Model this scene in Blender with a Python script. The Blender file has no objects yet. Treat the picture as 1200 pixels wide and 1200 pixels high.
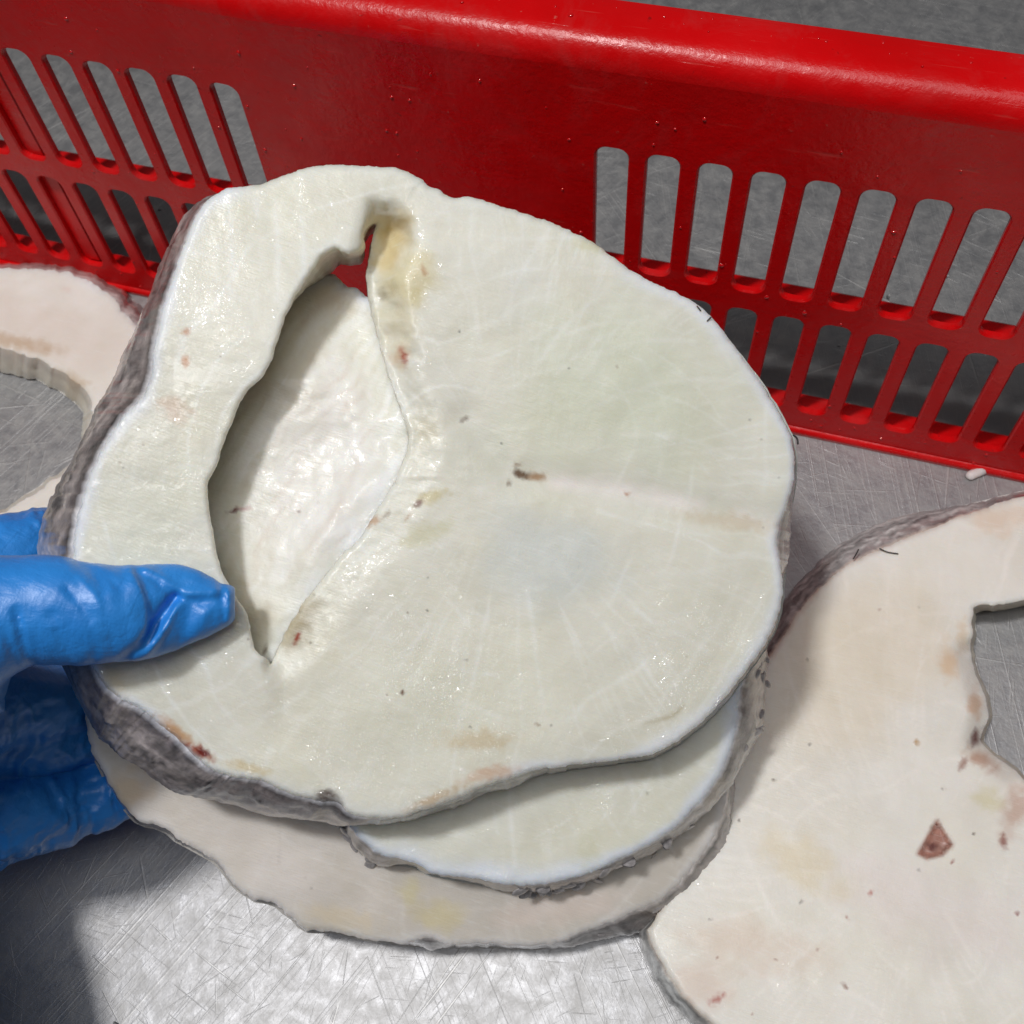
import bpy, math, random
import numpy as np
from mathutils import Vector, Matrix
from mathutils.geometry import delaunay_2d_cdt

random.seed(7)
scene = bpy.context.scene
C = scene.collection

# ------------------------------------------------------------------ camera
CAM_H = 0.41903
R = np.array([[0.95465953, -0.2268541, 0.19277552],
              [0.28843632, 0.8651166, -0.4103386],
              [-0.07368631, 0.44733711, 0.89132476]])      # camera axes -> world axes
FPX = 1250.0                                              # focal length for a 1200 unit wide picture
CAM = np.array([0.0, 0.0, CAM_H])
cam_d = bpy.data.cameras.new('camera')
cam = bpy.data.objects.new('camera', cam_d)
C.objects.link(cam)
M = Matrix.Identity(4)
for i in range(3):
    for j in range(3):
        M[i][j] = R[i][j]
M[2][3] = CAM_H
cam.matrix_world = M
cam_d.sensor_width = 36.0
cam_d.lens = 36.0 * FPX / 1200.0
cam_d.clip_start = 0.01
cam_d.clip_end = 50.0
cam_d.dof.use_dof = True
cam_d.dof.focus_distance = 0.335
cam_d.dof.aperture_fstop = 26.0
scene.camera = cam

# ------------------------------------------------------------------ light
world = bpy.data.worlds.new('World')
scene.world = world
world.use_nodes = True
bg = world.node_tree.nodes['Background']
bg.inputs['Color'].default_value = (0.92, 0.96, 1.0, 1)
bg.inputs['Strength'].default_value = 0.04


def lamp(name, loc, target, sx, sy, watts, col, roll=0.0):
    d = bpy.data.lights.new(name, 'AREA')
    d.shape = 'RECTANGLE'
    d.size, d.size_y = sx, sy
    d.energy = watts
    d.color = col
    o = bpy.data.objects.new(name, d)
    C.objects.link(o)
    o.location = loc
    q = (Vector(target) - Vector(loc)).to_track_quat('-Z', 'Y')
    o.rotation_euler = (q.to_matrix() @ Matrix.Rotation(roll, 3, 'Z')).to_euler()
    return o


lamp('key_lamp', (-0.46, -0.04, 1.85), (-0.10, 0.15, 0.0), 0.13, 0.18, 19.0, (1.0, 0.985, 0.972))
lamp('ceiling_lamp', (0.12, -0.10, 2.3), (-0.05, 0.15, 0.0), 1.45, 0.8, 14.0, (0.97, 0.98, 1.0))
scene.view_settings.view_transform = 'Standard'
scene.view_settings.look = 'None'
scene.view_settings.exposure = 0.04
scene.view_settings.gamma = 1.0
scene.cycles.max_bounces = 10
scene.cycles.use_denoising = True


# ------------------------------------------------------------------ helpers: projection
def rays(p):
    """unit-depth viewing rays (world axes) through picture points p (n,2)"""
    p = np.asarray(p, float)
    r = np.stack([(p[:, 0] - 600) / FPX, -(p[:, 1] - 600) / FPX, -np.ones(len(p))], 1)
    return r @ R.T


def ray_plane(p, n, k):
    """points on plane n.x = k"""
    r = rays(p)
    t = (k - CAM @ n) / (r @ n)
    return CAM + r * t[:, None]


def at(px, py, depth):
    return CAM + rays([(px, py)])[0] * depth


# ------------------------------------------------------------------ helpers: noise
def _hash(i, j, k, s):
    h = (i * 374761393 + j * 668265263 + k * 2147483647 + s * 974634777) & 0xffffffff
    h = ((h ^ (h >> 13)) * 1274126177) & 0xffffffff
    h = h ^ (h >> 16)
    return (h & 0xffff) / 65535.0


def vnoise(p, s=0):
    p = np.asarray(p, float)
    if p.shape[1] == 2:
        p = np.concatenate([p, np.zeros((len(p), 1))], 1)
    i = np.floor(p).astype(np.int64)
    f = p - i
    f = f * f * (3 - 2 * f)
    out = 0
    for a in (0, 1):
        for b in (0, 1):
            for c in (0, 1):
                w = (f[:, 0] if a else 1 - f[:, 0]) * (f[:, 1] if b else 1 - f[:, 1]) * (f[:, 2] if c else 1 - f[:, 2])
                out = out + w * _hash(i[:, 0] + a, i[:, 1] + b, i[:, 2] + c, s)
    return out * 2 - 1


def fbm(p, o=4, s=0, g=0.5):
    p = np.asarray(p, float)
    v, a, tot = 0, 1.0, 0
    for k in range(o):
        v = v + a * vnoise(p * 2 ** k, s + k * 17)
        tot += a
        a *= g
    return v / tot


# ------------------------------------------------------------------ helpers: 2d outlines
def smooth_closed(pts, step):
    """closed Catmull-Rom through rows (x, y, extra...), resampled every `step`"""
    P = np.asarray(pts, float)
    n = len(P)
    out = []
    for i in range(n):
        p0, p1, p2, p3 = P[(i - 1) % n], P[i], P[(i + 1) % n], P[(i + 2) % n]
        L = np.linalg.norm((p2 - p1)[:2])
        m = max(1, int(round(L / step)))
        for k in range(m):
            t = k / m
            a = 0.5 * (2 * p1 + (p2 - p0) * t + (2 * p0 - 5 * p1 + 4 * p2 - p3) * t * t + (3 * p1 - p0 - 3 * p2 + p3) * t ** 3)
            out.append(a)
    return np.array(out)


def inside(poly, q):
    poly = np.asarray(poly)[:, :2]
    x, y = q[:, 0], q[:, 1]
    r = np.zeros(len(q), bool)
    n = len(poly)
    for i in range(n):
        x1, y1 = poly[i]
        x2, y2 = poly[(i + 1) % n]
        c = (y1 > y) != (y2 > y)
        if abs(y2 - y1) > 1e-12:
            r ^= c & (x < (x2 - x1) * (y - y1) / (y2 - y1) + x1)
    return r


def dist_line(q, line, closed=False):
    line = np.asarray(line, float)[:, :2]
    segs = list(zip(line, np.roll(line, -1, 0))) if closed else list(zip(line[:-1], line[1:]))
    d = np.full(len(q), 1e9)
    for a, b in segs:
        ab = b - a
        L = ab @ ab
        t = np.clip(((q - a) @ ab) / L, 0, 1) if L > 1e-12 else np.zeros(len(q))
        d = np.minimum(d, np.linalg.norm(q - a - t[:, None] * ab, axis=1))
    return d


def orient(poly):
    x, y = poly[:, 0], poly[:, 1]
    return 0.5 * np.sum(x * np.roll(y, -1) - y * np.roll(x, -1))


def triangulate(outer, holes, step, jitter=0.3, seed=1):
    """points (n,2) with the outline first, and triangles, of a polygon with holes"""
    loops = [outer[:, :2]] + [h[:, :2] for h in holes]
    b = np.concatenate(loops)
    lo, hi = outer[:, :2].min(0), outer[:, :2].max(0)
    gx, gy = np.arange(lo[0], hi[0], step), np.arange(lo[1], hi[1], step * 0.866)
    X, Y = np.meshgrid(gx, gy)
    X = X + (np.arange(len(gy)) % 2)[:, None] * step * 0.5
    q = np.stack([X.ravel(), Y.ravel()], 1)
    q += np.random.default_rng(seed).uniform(-jitter, jitter, q.shape) * step
    ok = inside(outer, q)
    for h in holes:
        ok &= ~inside(h, q)
    q = q[ok]
    dd = np.full(len(q), 1e9)
    for L in loops:
        dd = np.minimum(dd, dist_line(q, L, True))
    q = q[dd > step * 0.55]
    pts = np.concatenate([b, q])
    edges, o = [], 0
    for L in loops:
        n = len(L)
        edges += [(o + i, o + (i + 1) % n) for i in range(n)]
        o += n
    r = delaunay_2d_cdt([Vector(p) for p in pts.tolist()], edges, [], 0, 1e-9)
    V = np.array([tuple(v) for v in r[0]])
    F = np.array([tuple(f) for f in r[2]])
    c = V[F].mean(1)
    ok = inside(outer, c)
    for h in holes:
        ok &= ~inside(h, c)
    return V, F[ok]


# ------------------------------------------------------------------ helpers: objects
def mesh_object(name, V, F, mat, parent=None, smooth=True, col=None, wet=None):
    V = np.asarray(V, float)
    org = np.array(parent.location) if parent is not None and parent.parent is None else np.zeros(3)
    if parent is not None and parent.parent is not None:
        org = np.array(parent.parent.location) + np.array(parent.location)
    me = bpy.data.meshes.new(name)
    me.from_pydata((V - org).tolist(), [], [list(map(int, f)) for f in F])
    if smooth:
        me.polygons.foreach_set('use_smooth', [True] * len(me.polygons))
    if col is not None:
        a = me.color_attributes.new('Col', 'FLOAT_COLOR', 'POINT')
        c = np.ones((len(V), 4))
        c[:, :3] = col
        if wet is not None:
            c[:, 3] = wet
        a.data.foreach_set('color', c.ravel())
    me.materials.append(mat)
    me.update()
    o = bpy.data.objects.new(name, me)
    C.objects.link(o)
    if parent is not None:
        o.parent = parent
    return o


def thing(name, label, cat, loc, group=None):
    o = bpy.data.objects.new(name, None)
    o.empty_display_size = 0.03
    C.objects.link(o)
    o.location = tuple(float(v) for v in loc)
    o['label'] = label
    o['category'] = cat
    if group:
        o['group'] = group
    return o


# ------------------------------------------------------------------ materials
def new_mat(name):
    m = bpy.data.materials.new(name)
    m.use_nodes = True
    nt = m.node_tree
    return m, nt, nt.nodes['Principled BSDF']


def N(nt, typ, **kw):
    n = nt.nodes.new(typ)
    for k, v in kw.items():
        if k in ('operation', 'blend_type', 'data_type', 'attribute_name', 'feature', 'noise_dimensions', 'interpolation', 'distance', 'clamp'):
            setattr(n, k, v)
        else:
            n.inputs[k].default_value = v
    return n


def ramp(nt, stops):
    r = nt.nodes.new('ShaderNodeValToRGB')
    e = r.color_ramp.elements
    while len(e) < len(stops):
        e.new(0.5)
    for s, (p, c) in zip(e, stops):
        s.position = p
        s.color = (c, c, c, 1) if isinstance(c, (int, float)) else (*c, 1)
    return r


def noise_tex(nt, vec, scale, detail=4, rough=0.5, dist=0.0):
    n = N(nt, 'ShaderNodeTexNoise', Scale=scale, Detail=detail, Roughness=rough, Distortion=dist)
    if vec is not None:
        nt.links.new(vec, n.inputs['Vector'])
    return n


def mapped(nt, rot=(0, 0, 0), scale=(1, 1, 1), loc=(0, 0, 0)):
    t = nt.nodes.new('ShaderNodeTexCoord')
    m = nt.nodes.new('ShaderNodeMapping')
    m.inputs['Rotation'].default_value = rot
    m.inputs['Scale'].default_value = scale
    m.inputs['Location'].default_value = loc
    nt.links.new(t.outputs['Object'], m.inputs['Vector'])
    return m.outputs['Vector']


def math_node(nt, op, a, b=None):
    n = nt.nodes.new('ShaderNodeMath')
    n.operation = op
    for i, v in enumerate((a, b)):
        if v is None:
            continue
        if isinstance(v, (int, float)):
            n.inputs[i].default_value = v
        else:
            nt.links.new(v, n.inputs[i])
    return n.outputs[0]


def mixc(nt, fac, a, b, blend='MIX'):
    n = nt.nodes.new('ShaderNodeMix')
    n.data_type = 'RGBA'
    n.blend_type = blend
    for s, v in (('Factor', fac), ('A', a), ('B', b)):
        sock = [i for i in n.inputs if i.name == s and i.type == ('VALUE' if s == 'Factor' else 'RGBA')][0]
        if isinstance(v, (int, float)):
            sock.default_value = v
        elif isinstance(v, tuple):
            sock.default_value = (*v, 1)
        else:
            nt.links.new(v, sock)
    return [o for o in n.outputs if o.type == 'RGBA'][0]


def bump(nt, bsdf, layers):
    prev = None
    for h, dist, strength in layers:
        b = N(nt, 'ShaderNodeBump', Strength=strength, Distance=dist)
        nt.links.new(h, b.inputs['Height'])
        if prev:
            nt.links.new(prev, b.inputs['Normal'])
        prev = b.outputs['Normal']
    nt.links.new(prev, bsdf.inputs['Normal'])


def flesh_material(name, rough, wet, sss, fine=1.0):
    m, nt, b = new_mat(name)
    att = N(nt, 'ShaderNodeAttribute', attribute_name='Col')
    v = mapped(nt)
    n1 = noise_tex(nt, v, 55, 6, 0.6, 0.4)
    tint = ramp(nt, [(0.3, (0.94, 0.93, 0.89)), (0.7, (1.0, 1.0, 1.0))])
    nt.links.new(n1.outputs['Fac'], tint.inputs['Fac'])
    col = mixc(nt, 1.0, att.outputs['Color'], tint.outputs['Color'], 'MULTIPLY')
    # pale threads of connective tissue
    v2 = mapped(nt, rot=(0, 0, 0.5), scale=(90, 900, 90))
    n2 = noise_tex(nt, v2, 1, 3, 0.6, 0.3)
    r2 = ramp(nt, [(0.58, 0.0), (0.72, 0.22)])
    nt.links.new(n2.outputs['Fac'], r2.inputs['Fac'])
    col = mixc(nt, r2.outputs['Color'], col, (0.86, 0.86, 0.84))
    nt.links.new(col, b.inputs['Base Color'])
    b.inputs['Subsurface Weight'].default_value = sss
    b.inputs['Subsurface Radius'].default_value = (1.0, 0.8, 0.6)
    b.inputs['Subsurface Scale'].default_value = 0.010
    n3 = noise_tex(nt, v, 420, 3, 0.55)
    rr = ramp(nt, [(0.35, rough), (0.7, rough + 0.22)])
    nt.links.new(n1.outputs['Fac'], rr.inputs['Fac'])
    nt.links.new(rr.outputs['Color'], b.inputs['Roughness'])
    b.inputs['IOR'].default_value = 1.4
    cw = math_node(nt, 'MULTIPLY', att.outputs['Alpha'], wet)
    nt.links.new(cw, b.inputs['Coat Weight'])
    b.inputs['Coat Roughness'].default_value = 0.075
    b.inputs['Coat IOR'].default_value = 1.5
    v4 = mapped(nt, scale=(1, 0.45, 1), rot=(0, 0, 0.8))
    n4 = noise_tex(nt, v4, 260, 2, 0.5, 0.5)
    n5 = noise_tex(nt, v, 1300, 2, 0.5)
    n6 = noise_tex(nt, v, 26, 3, 0.5, 0.5)
    r6 = ramp(nt, [(0.42, 0.12), (0.66, 1.0)])
    nt.links.new(n6.outputs['Fac'], r6.inputs['Fac'])
    h4 = math_node(nt, 'MULTIPLY', n4.outputs['Fac'], r6.outputs['Color'])
    h3 = math_node(nt, 'MULTIPLY', n3.outputs['Fac'], r6.outputs['Color'])
    vf = mapped(nt, rot=(0, 0, -0.5), scale=(160, 1500, 200))
    nf = noise_tex(nt, vf, 1, 3, 0.6, 0.4)
    bump(nt, b, [(h4, 0.0010 * fine, 0.22), (h3, 0.0007 * fine, 0.3), (nf.outputs['Fac'], 0.0003, 0.35), (n5.outputs['Fac'], 0.00015, 0.4)])
    # film of water: its own ripples, gathered where the slab is wettest
    n7 = noise_tex(nt, mapped(nt, scale=(1, 0.6, 1), rot=(0, 0, -0.3)), 270, 2, 0.5, 1.2)
    n8 = noise_tex(nt, v, 85, 4, 0.65, 0.8)
    r8 = ramp(nt, [(0.42, 0.0), (0.58, 1.0)])
    nt.links.new(n8.outputs['Fac'], r8.inputs['Fac'])
    hw = math_node(nt, 'MULTIPLY', math_node(nt, 'MULTIPLY', n7.outputs['Fac'], r8.outputs['Color']), att.outputs['Alpha'])
    cb = N(nt, 'ShaderNodeBump', Strength=1.0, Distance=0.0034)
    nt.links.new(hw, cb.inputs['Height'])
    nt.links.new(cb.outputs['Normal'], b.inputs['Coat Normal'])
    return m


def skin_material():
    m, nt, b = new_mat('fish_skin')
    att = N(nt, 'ShaderNodeAttribute', attribute_name='Col')
    v = mapped(nt)
    n1 = noise_tex(nt, v, 120, 6, 0.65, 0.8)
    r1 = ramp(nt, [(0.3, (0.55, 0.5, 0.5)), (0.52, (1.0, 0.97, 0.95)), (0.75, (1.5, 1.45, 1.4))])
    nt.links.new(n1.outputs['Fac'], r1.inputs['Fac'])
    col = mixc(nt, 1.0, att.outputs['Color'], r1.outputs['Color'], 'MULTIPLY')
    nt.links.new(col, b.inputs['Base Color'])
    b.inputs['Roughness'].default_value = 0.38
    b.inputs['Coat Weight'].default_value = 0.7
    b.inputs['Coat Roughness'].default_value = 0.14
    vo = nt.nodes.new('ShaderNodeTexVoronoi')
    vo.inputs['Scale'].default_value = 260
    nt.links.new(v, vo.inputs['Vector'])
    n2 = noise_tex(nt, v, 700, 3, 0.6)
    bump(nt, b, [(vo.outputs['Distance'], 0.0008, 0.45), (n2.outputs['Fac'], 0.0005, 0.5)])
    return m


def scale_material():
    m, nt, b = new_mat('fish_scale')
    v = mapped(nt)
    n1 = noise_tex(nt, v, 900, 3, 0.6)
    r1 = ramp(nt, [(0.3, (0.20, 0.185, 0.185)), (0.7, (0.40, 0.375, 0.375))])
    nt.links.new(n1.outputs['Fac'], r1.inputs['Fac'])
    nt.links.new(r1.outputs['Color'], b.inputs['Base Color'])
    b.inputs['Roughness'].default_value = 0.3
    b.inputs['Coat Weight'].default_value = 0.6
    b.inputs['Coat Roughness'].default_value = 0.06
    return m


def plastic_material():
    m, nt, b = new_mat('red_plastic')
    v = mapped(nt)
    n1 = noise_tex(nt, v, 14, 5, 0.6, 0.4)
    r1 = ramp(nt, [(0.3, (0.54, 0.0012, 0.002)), (0.7, (0.68, 0.002, 0.004))])
    nt.links.new(n1.outputs['Fac'], r1.inputs['Fac'])
    # milky scuffs and dried specks
    n2 = noise_tex(nt, v, 330, 3, 0.7)
    r2 = ramp(nt, [(0.69, 0.0), (0.76, 0.55)])
    nt.links.new(n2.outputs['Fac'], r2.inputs['Fac'])
    v3 = mapped(nt, rot=(0, 0.4, 0.3), scale=(30, 700, 240))
    n3 = noise_tex(nt, v3, 1, 3, 0.6)
    r3 = ramp(nt, [(0.66, 0.0), (0.78, 0.32)])
    nt.links.new(n3.outputs['Fac'], r3.inputs['Fac'])
    col = mixc(nt, r2.outputs['Color'], r1.outputs['Color'], (0.55, 0.16, 0.13))
    col = mixc(nt, r3.outputs['Color'], col, (0.6, 0.12, 0.1))
    nt.links.new(col, b.inputs['Base Color'])
    n4 = noise_tex(nt, v, 40, 5, 0.65)
    rr = ramp(nt, [(0.35, 0.22), (0.7, 0.42)])
    nt.links.new(n4.outputs['Fac'], rr.inputs['Fac'])
    nt.links.new(rr.outputs['Color'], b.inputs['Roughness'])
    b.inputs['Specular IOR Level'].default_value = 0.3
    n5 = noise_tex(nt, v, 90, 3, 0.5)
    n6 = noise_tex(nt, v, 26, 6, 0.7, 1.0)               # dull grey-pink wear
    r6 = ramp(nt, [(0.50, 0.0), (0.68, 0.22)])
    nt.links.new(n6.outputs['Fac'], r6.inputs['Fac'])
    col = mixc(nt, r6.outputs['Color'], col, (0.42, 0.06, 0.06))
    n7 = noise_tex(nt, v, 160, 3, 0.7, 0.6)              # dark spots of dirt
    r7 = ramp(nt, [(0.68, 0.0), (0.74, 0.55)])
    nt.links.new(n7.outputs['Fac'], r7.inputs['Fac'])
    col = mixc(nt, r7.outputs['Color'], col, (0.12, 0.004, 0.005))
    nt.links.new(col, b.inputs['Base Color'])
    bump(nt, b, [(n5.outputs['Fac'], 0.0012, 0.25), (n2.outputs['Fac'], 0.0006, 0.35), (r3.outputs['Color'], -0.0004, 0.4)])
    return m


def steel_material():
    m, nt, b = new_mat('scratched_steel')
    v = mapped(nt)
    n0 = noise_tex(nt, v, 9, 6, 0.62, 0.6)
    r0 = ramp(nt, [(0.3, (0.28, 0.28, 0.29)), (0.7, (0.40, 0.40, 0.41))])
    nt.links.new(n0.outputs['Fac'], r0.inputs['Fac'])
    col = r0.outputs['Color']
    fac = None
    for k, (cell, sx, sy, lo, hi, amt) in enumerate([(7, 9, 560, .70, .77, .42), (11, 12, 700, .70, .77, .42), (16, 28, 900, .68, .76, .36), (5, 6, 420, .72, .77, .42), (23, 45, 1100, .66, .75, .3), (2.2, 5, 1300, .58, .74, .3)]):
        vo = N(nt, 'ShaderNodeTexVoronoi', Scale=cell)           # each patch of the sheet is scratched its own way
        nt.links.new(mapped(nt, loc=(k * 1.37, k * 2.11, 0)), vo.inputs['Vector'])
        sep = nt.nodes.new('ShaderNodeSeparateColor')
        nt.links.new(vo.outputs['Color'], sep.inputs[0])
        ang = math_node(nt, 'MULTIPLY', sep.outputs[0], 3.1416)
        rot = nt.nodes.new('ShaderNodeVectorRotate')
        rot.rotation_type = 'Z_AXIS'
        nt.links.new(v, rot.inputs['Vector'])
        nt.links.new(ang, rot.inputs['Angle'])
        mp = nt.nodes.new('ShaderNodeMapping')
        mp.inputs['Scale'].default_value = (sx, sy, 1)
        nt.links.new(rot.outputs[0], mp.inputs['Vector'])
        n = noise_tex(nt, mp.outputs[0], 1, 1, 0.5, 0.25)
        r = ramp(nt, [(lo, 0.0), (hi, amt)])
        nt.links.new(n.outputs['Fac'], r.inputs['Fac'])
        fac = r.outputs['Color'] if fac is None else math_node(nt, 'MAXIMUM', fac, r.outputs['Color'])
    n6 = noise_tex(nt, v, 120, 8, 0.75, 0.5)              # cloudy wear and dried water
    r6 = ramp(nt, [(0.36, 0.0), (0.70, 0.75)])
    nt.links.new(n6.outputs['Fac'], r6.inputs['Fac'])
    col = mixc(nt, r6.outputs['Color'], col, (0.435, 0.425, 0.41))
    col = mixc(nt, fac, col, (0.58, 0.57, 0.55))
    n7 = noise_tex(nt, v, 95, 2, 0.5)                    # dark pits
    r7 = ramp(nt, [(0.745, 0.0), (0.77, 0.8)])
    nt.links.new(n7.outputs['Fac'], r7.inputs['Fac'])
    col = mixc(nt, r7.outputs['Color'], col, (0.08, 0.08, 0.08))
    nt.links.new(col, b.inputs['Base Color'])
    b.inputs['Metallic'].default_value = 0.8
    rr = ramp(nt, [(0.36, 0.46), (0.62, 0.60)])
    nt.links.new(n6.outputs['Fac'], rr.inputs['Fac'])
    nt.links.new(rr.outputs['Color'], b.inputs['Roughness'])
    n8 = noise_tex(nt, v, 45, 4, 0.6)
    n9 = noise_tex(nt, v, 300, 4, 0.65)
    bump(nt, b, [(n8.outputs['Fac'], 0.0018, 0.08), (fac, 0.0004, 0.5), (n9.outputs['Fac'], 0.0004, 0.45), (r7.outputs['Color'], -0.001, 0.6)])
    return m


def glove_material():
    m, nt, b = new_mat('blue_nitrile')
    v = mapped(nt)
    n1 = noise_tex(nt, v, 60, 4, 0.6)
    r1 = ramp(nt, [(0.3, (0.018, 0.215, 0.66)), (0.7, (0.030, 0.275, 0.78))])
    nt.links.new(n1.outputs['Fac'], r1.inputs['Fac'])
    nt.links.new(r1.outputs['Color'], b.inputs['Base Color'])
    b.inputs['Roughness'].default_value = 0.42
    b.inputs['Subsurface Weight'].default_value = 0.0
    b.inputs['Specular IOR Level'].default_value = 0.5
    b.inputs['Coat Weight'].default_value = 0.5
    b.inputs['Coat Roughness'].default_value = 0.38
    n2 = noise_tex(nt, v, 1100, 3, 0.6)
    v3 = mapped(nt, scale=(1, 2.6, 2.2), rot=(0.3, 0.2, 0.1))
    n3 = noise_tex(nt, v3, 85, 3, 0.5, 0.8)
    v4 = mapped(nt, scale=(330, 60, 90), rot=(0.2, 0.1, 0.35))
    n4 = noise_tex(nt, v4, 1, 3, 0.55, 1.2)
    bump(nt, b, [(n3.outputs['Fac'], 0.0016, 0.25), (n4.outputs['Fac'], 0.0012, 0.2), (n2.outputs['Fac'], 0.00025, 0.5)])
    return m


MAT_FLESH = flesh_material('wet_white_flesh', 0.30, 1.0, 0.6)
MAT_DRY = flesh_material('pale_flesh', 0.36, 0.7, 0.4, 0.6)
MAT_SKIN = skin_material()
MAT_SCALE = scale_material()
MAT_RED = plastic_material()
MAT_STEEL = steel_material()
MAT_GLOVE = glove_material()

# ------------------------------------------------------------------ table
table = thing('steel_table', 'scratched stainless steel worktable lying under all the fish and the red basket', 'table', (-0.1, 0.3, 0.0))
x0, x1, y0, y1, th = -0.95, 0.75, -0.35, 1.05, 0.002
mesh_object('tabletop', [(x0, y0, 0), (x1, y0, 0), (x1, y1, 0), (x0, y1, 0), (x0, y0, -th), (x1, y0, -th), (x1, y1, -th), (x0, y1, -th)],
            [(0, 1, 2, 3), (7, 6, 5, 4), (0, 4, 5, 1), (1, 5, 6, 2), (2, 6, 7, 3), (3, 7, 4, 0)], MAT_STEEL, table, smooth=False)
ex = []
for (a, b_, c, d) in ((x0, y0, x1, y0 + .002), (x0, y1 - .002, x1, y1), (x0, y0 + .002, x0 + .002, y1 - .002), (x1 - .002, y0 + .002, x1, y1 - .002)):
    V = [(a, b_, -.045), (c, b_, -.045), (c, d, -.045), (a, d, -.045), (a, b_, -th), (c, b_, -th), (c, d, -th), (a, d, -th)]
    mesh_object('edge_flange', V, [(3, 2, 1, 0), (4, 5, 6, 7), (0, 1, 5, 4), (1, 2, 6, 5), (2, 3, 7, 6), (3, 0, 4, 7)], MAT_STEEL, table, smooth=False)

# ------------------------------------------------------------------ red basket
LEAN = math.radians(4)
WB = np.array([-0.0676, 0.2637, 0.0])                     # foot of the wall below the first right-hand slot
WU = np.array([0, math.sin(LEAN), math.cos(LEAN)])        # up along the wall
WN = np.array([0, math.cos(LEAN), -math.sin(LEAN)])       # away from the camera
PITCH, SLOT_W = 0.018445, 0.0118
XL = -0.24412
ROWS = [(0.0149, 0.0706), (0.0813, 0.1397)]
WALL_T = 0.0028
WX0, WX1 = -0.46, 0.33
FIL = 0.0100                                              # fillet radius between wall and rim
WALL_TOP = 0.1708

basket = thing('red_basket', 'red plastic basket side with two rows of slots and a rounded rim', 'basket', (float(WB[0]), float(WB[1]), 0.0))


def wp(x, v, out):
    """wall coordinates -> world: x along, v up, out away from the camera"""
    return WB + np.array([x, 0, 0]) + WU * v + WN * out


groups = [[XL + PITCH * i for i in range(-9, 6)], [PITCH * i for i in range(0, 15)]]
CR = 0.0040                                               # slot corner radius


def slot_end(xc, v_edge, v_tip, n=7):
    """points of one rounded slot end from left to right; v_edge = straight height, v_tip = end of the slot"""
    s = 1 if v_tip > v_edge else -1
    hw = SLOT_W / 2
    pts = []
    for k in range(n):
        a = math.pi / 2 * k / (n - 1)
        pts.append((xc - hw + CR - CR * math.cos(a), v_tip - s * CR + s * CR * math.sin(a)))
    for k in range(n):
        a = math.pi / 2 * (1 - k / (n - 1))
        pts.append((xc + hw - CR + CR * math.cos(a), v_tip - s * CR + s * CR * math.sin(a)))
    return pts


def comb(xs, lo, hi):
    """outline of one row of slots with the bars between them left out"""
    top, bot = [], []
    for x in xs:
        top += slot_end(x, hi - CR, hi)
        bot += slot_end(x, lo + CR, lo)
    return np.array(bot + top[::-1])


def inset(poly, d):
    """offset a loop to the right of its direction by d"""
    p = np.asarray(poly)
    a = np.roll(p, 1, 0)
    b = np.roll(p, -1, 0)
    t1 = p - a
    t2 = b - p
    t1 /= np.linalg.norm(t1, axis=1)[:, None] + 1e-12
    t2 /= np.linalg.norm(t2, axis=1)[:, None] + 1e-12
    t = t1 + t2
    t /= np.linalg.norm(t, axis=1)[:, None] + 1e-12
    n = np.stack([t[:, 1], -t[:, 0]], 1)
    return p + n * d


holes = [comb(xs, lo, hi) for xs in groups for (lo, hi) in ROWS]
BV = 0.0007
ob = np.array([(WX0, 0.0), (WX1, 0.0), (WX1, WALL_TOP), (WX0, WALL_TOP)])
ob_f = smooth_closed(ob, 1e9) if False else np.concatenate([np.linspace(ob[i], ob[(i + 1) % 4], 161 if i % 2 == 0 else 18, endpoint=False) for i in range(4)])


def bow(x, v):
    """slight warp of the moulded wall"""
    return 0.0016 * math.sin(7.0 * x + 0.6) * min(1.0, v / 0.06) + 0.0022 * max(0.0, min(1.0, (-0.135 - x) / 0.03)) * min(1.0, v / 0.05)


def sheet(outer, hl, out):
    V, F = triangulate(outer, hl, 0.006, 0.15, 5)
    W = np.array([wp(x, v, out + bow(x, v)) for x, v in V])
    return V, W, F


verts, faces = [], []


def front_edge(h):
    f = inset(h, BV)
    m = 14
    for i in range(len(h)):
        if i % m in (0, m - 1):
            f[i, 1] = h[i, 1]
            c = h[(i // m) * m:(i // m) * m + m, 0].mean()
            f[i, 0] = h[i, 0] + (BV if h[i, 0] > c else -BV)
    return f


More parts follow.
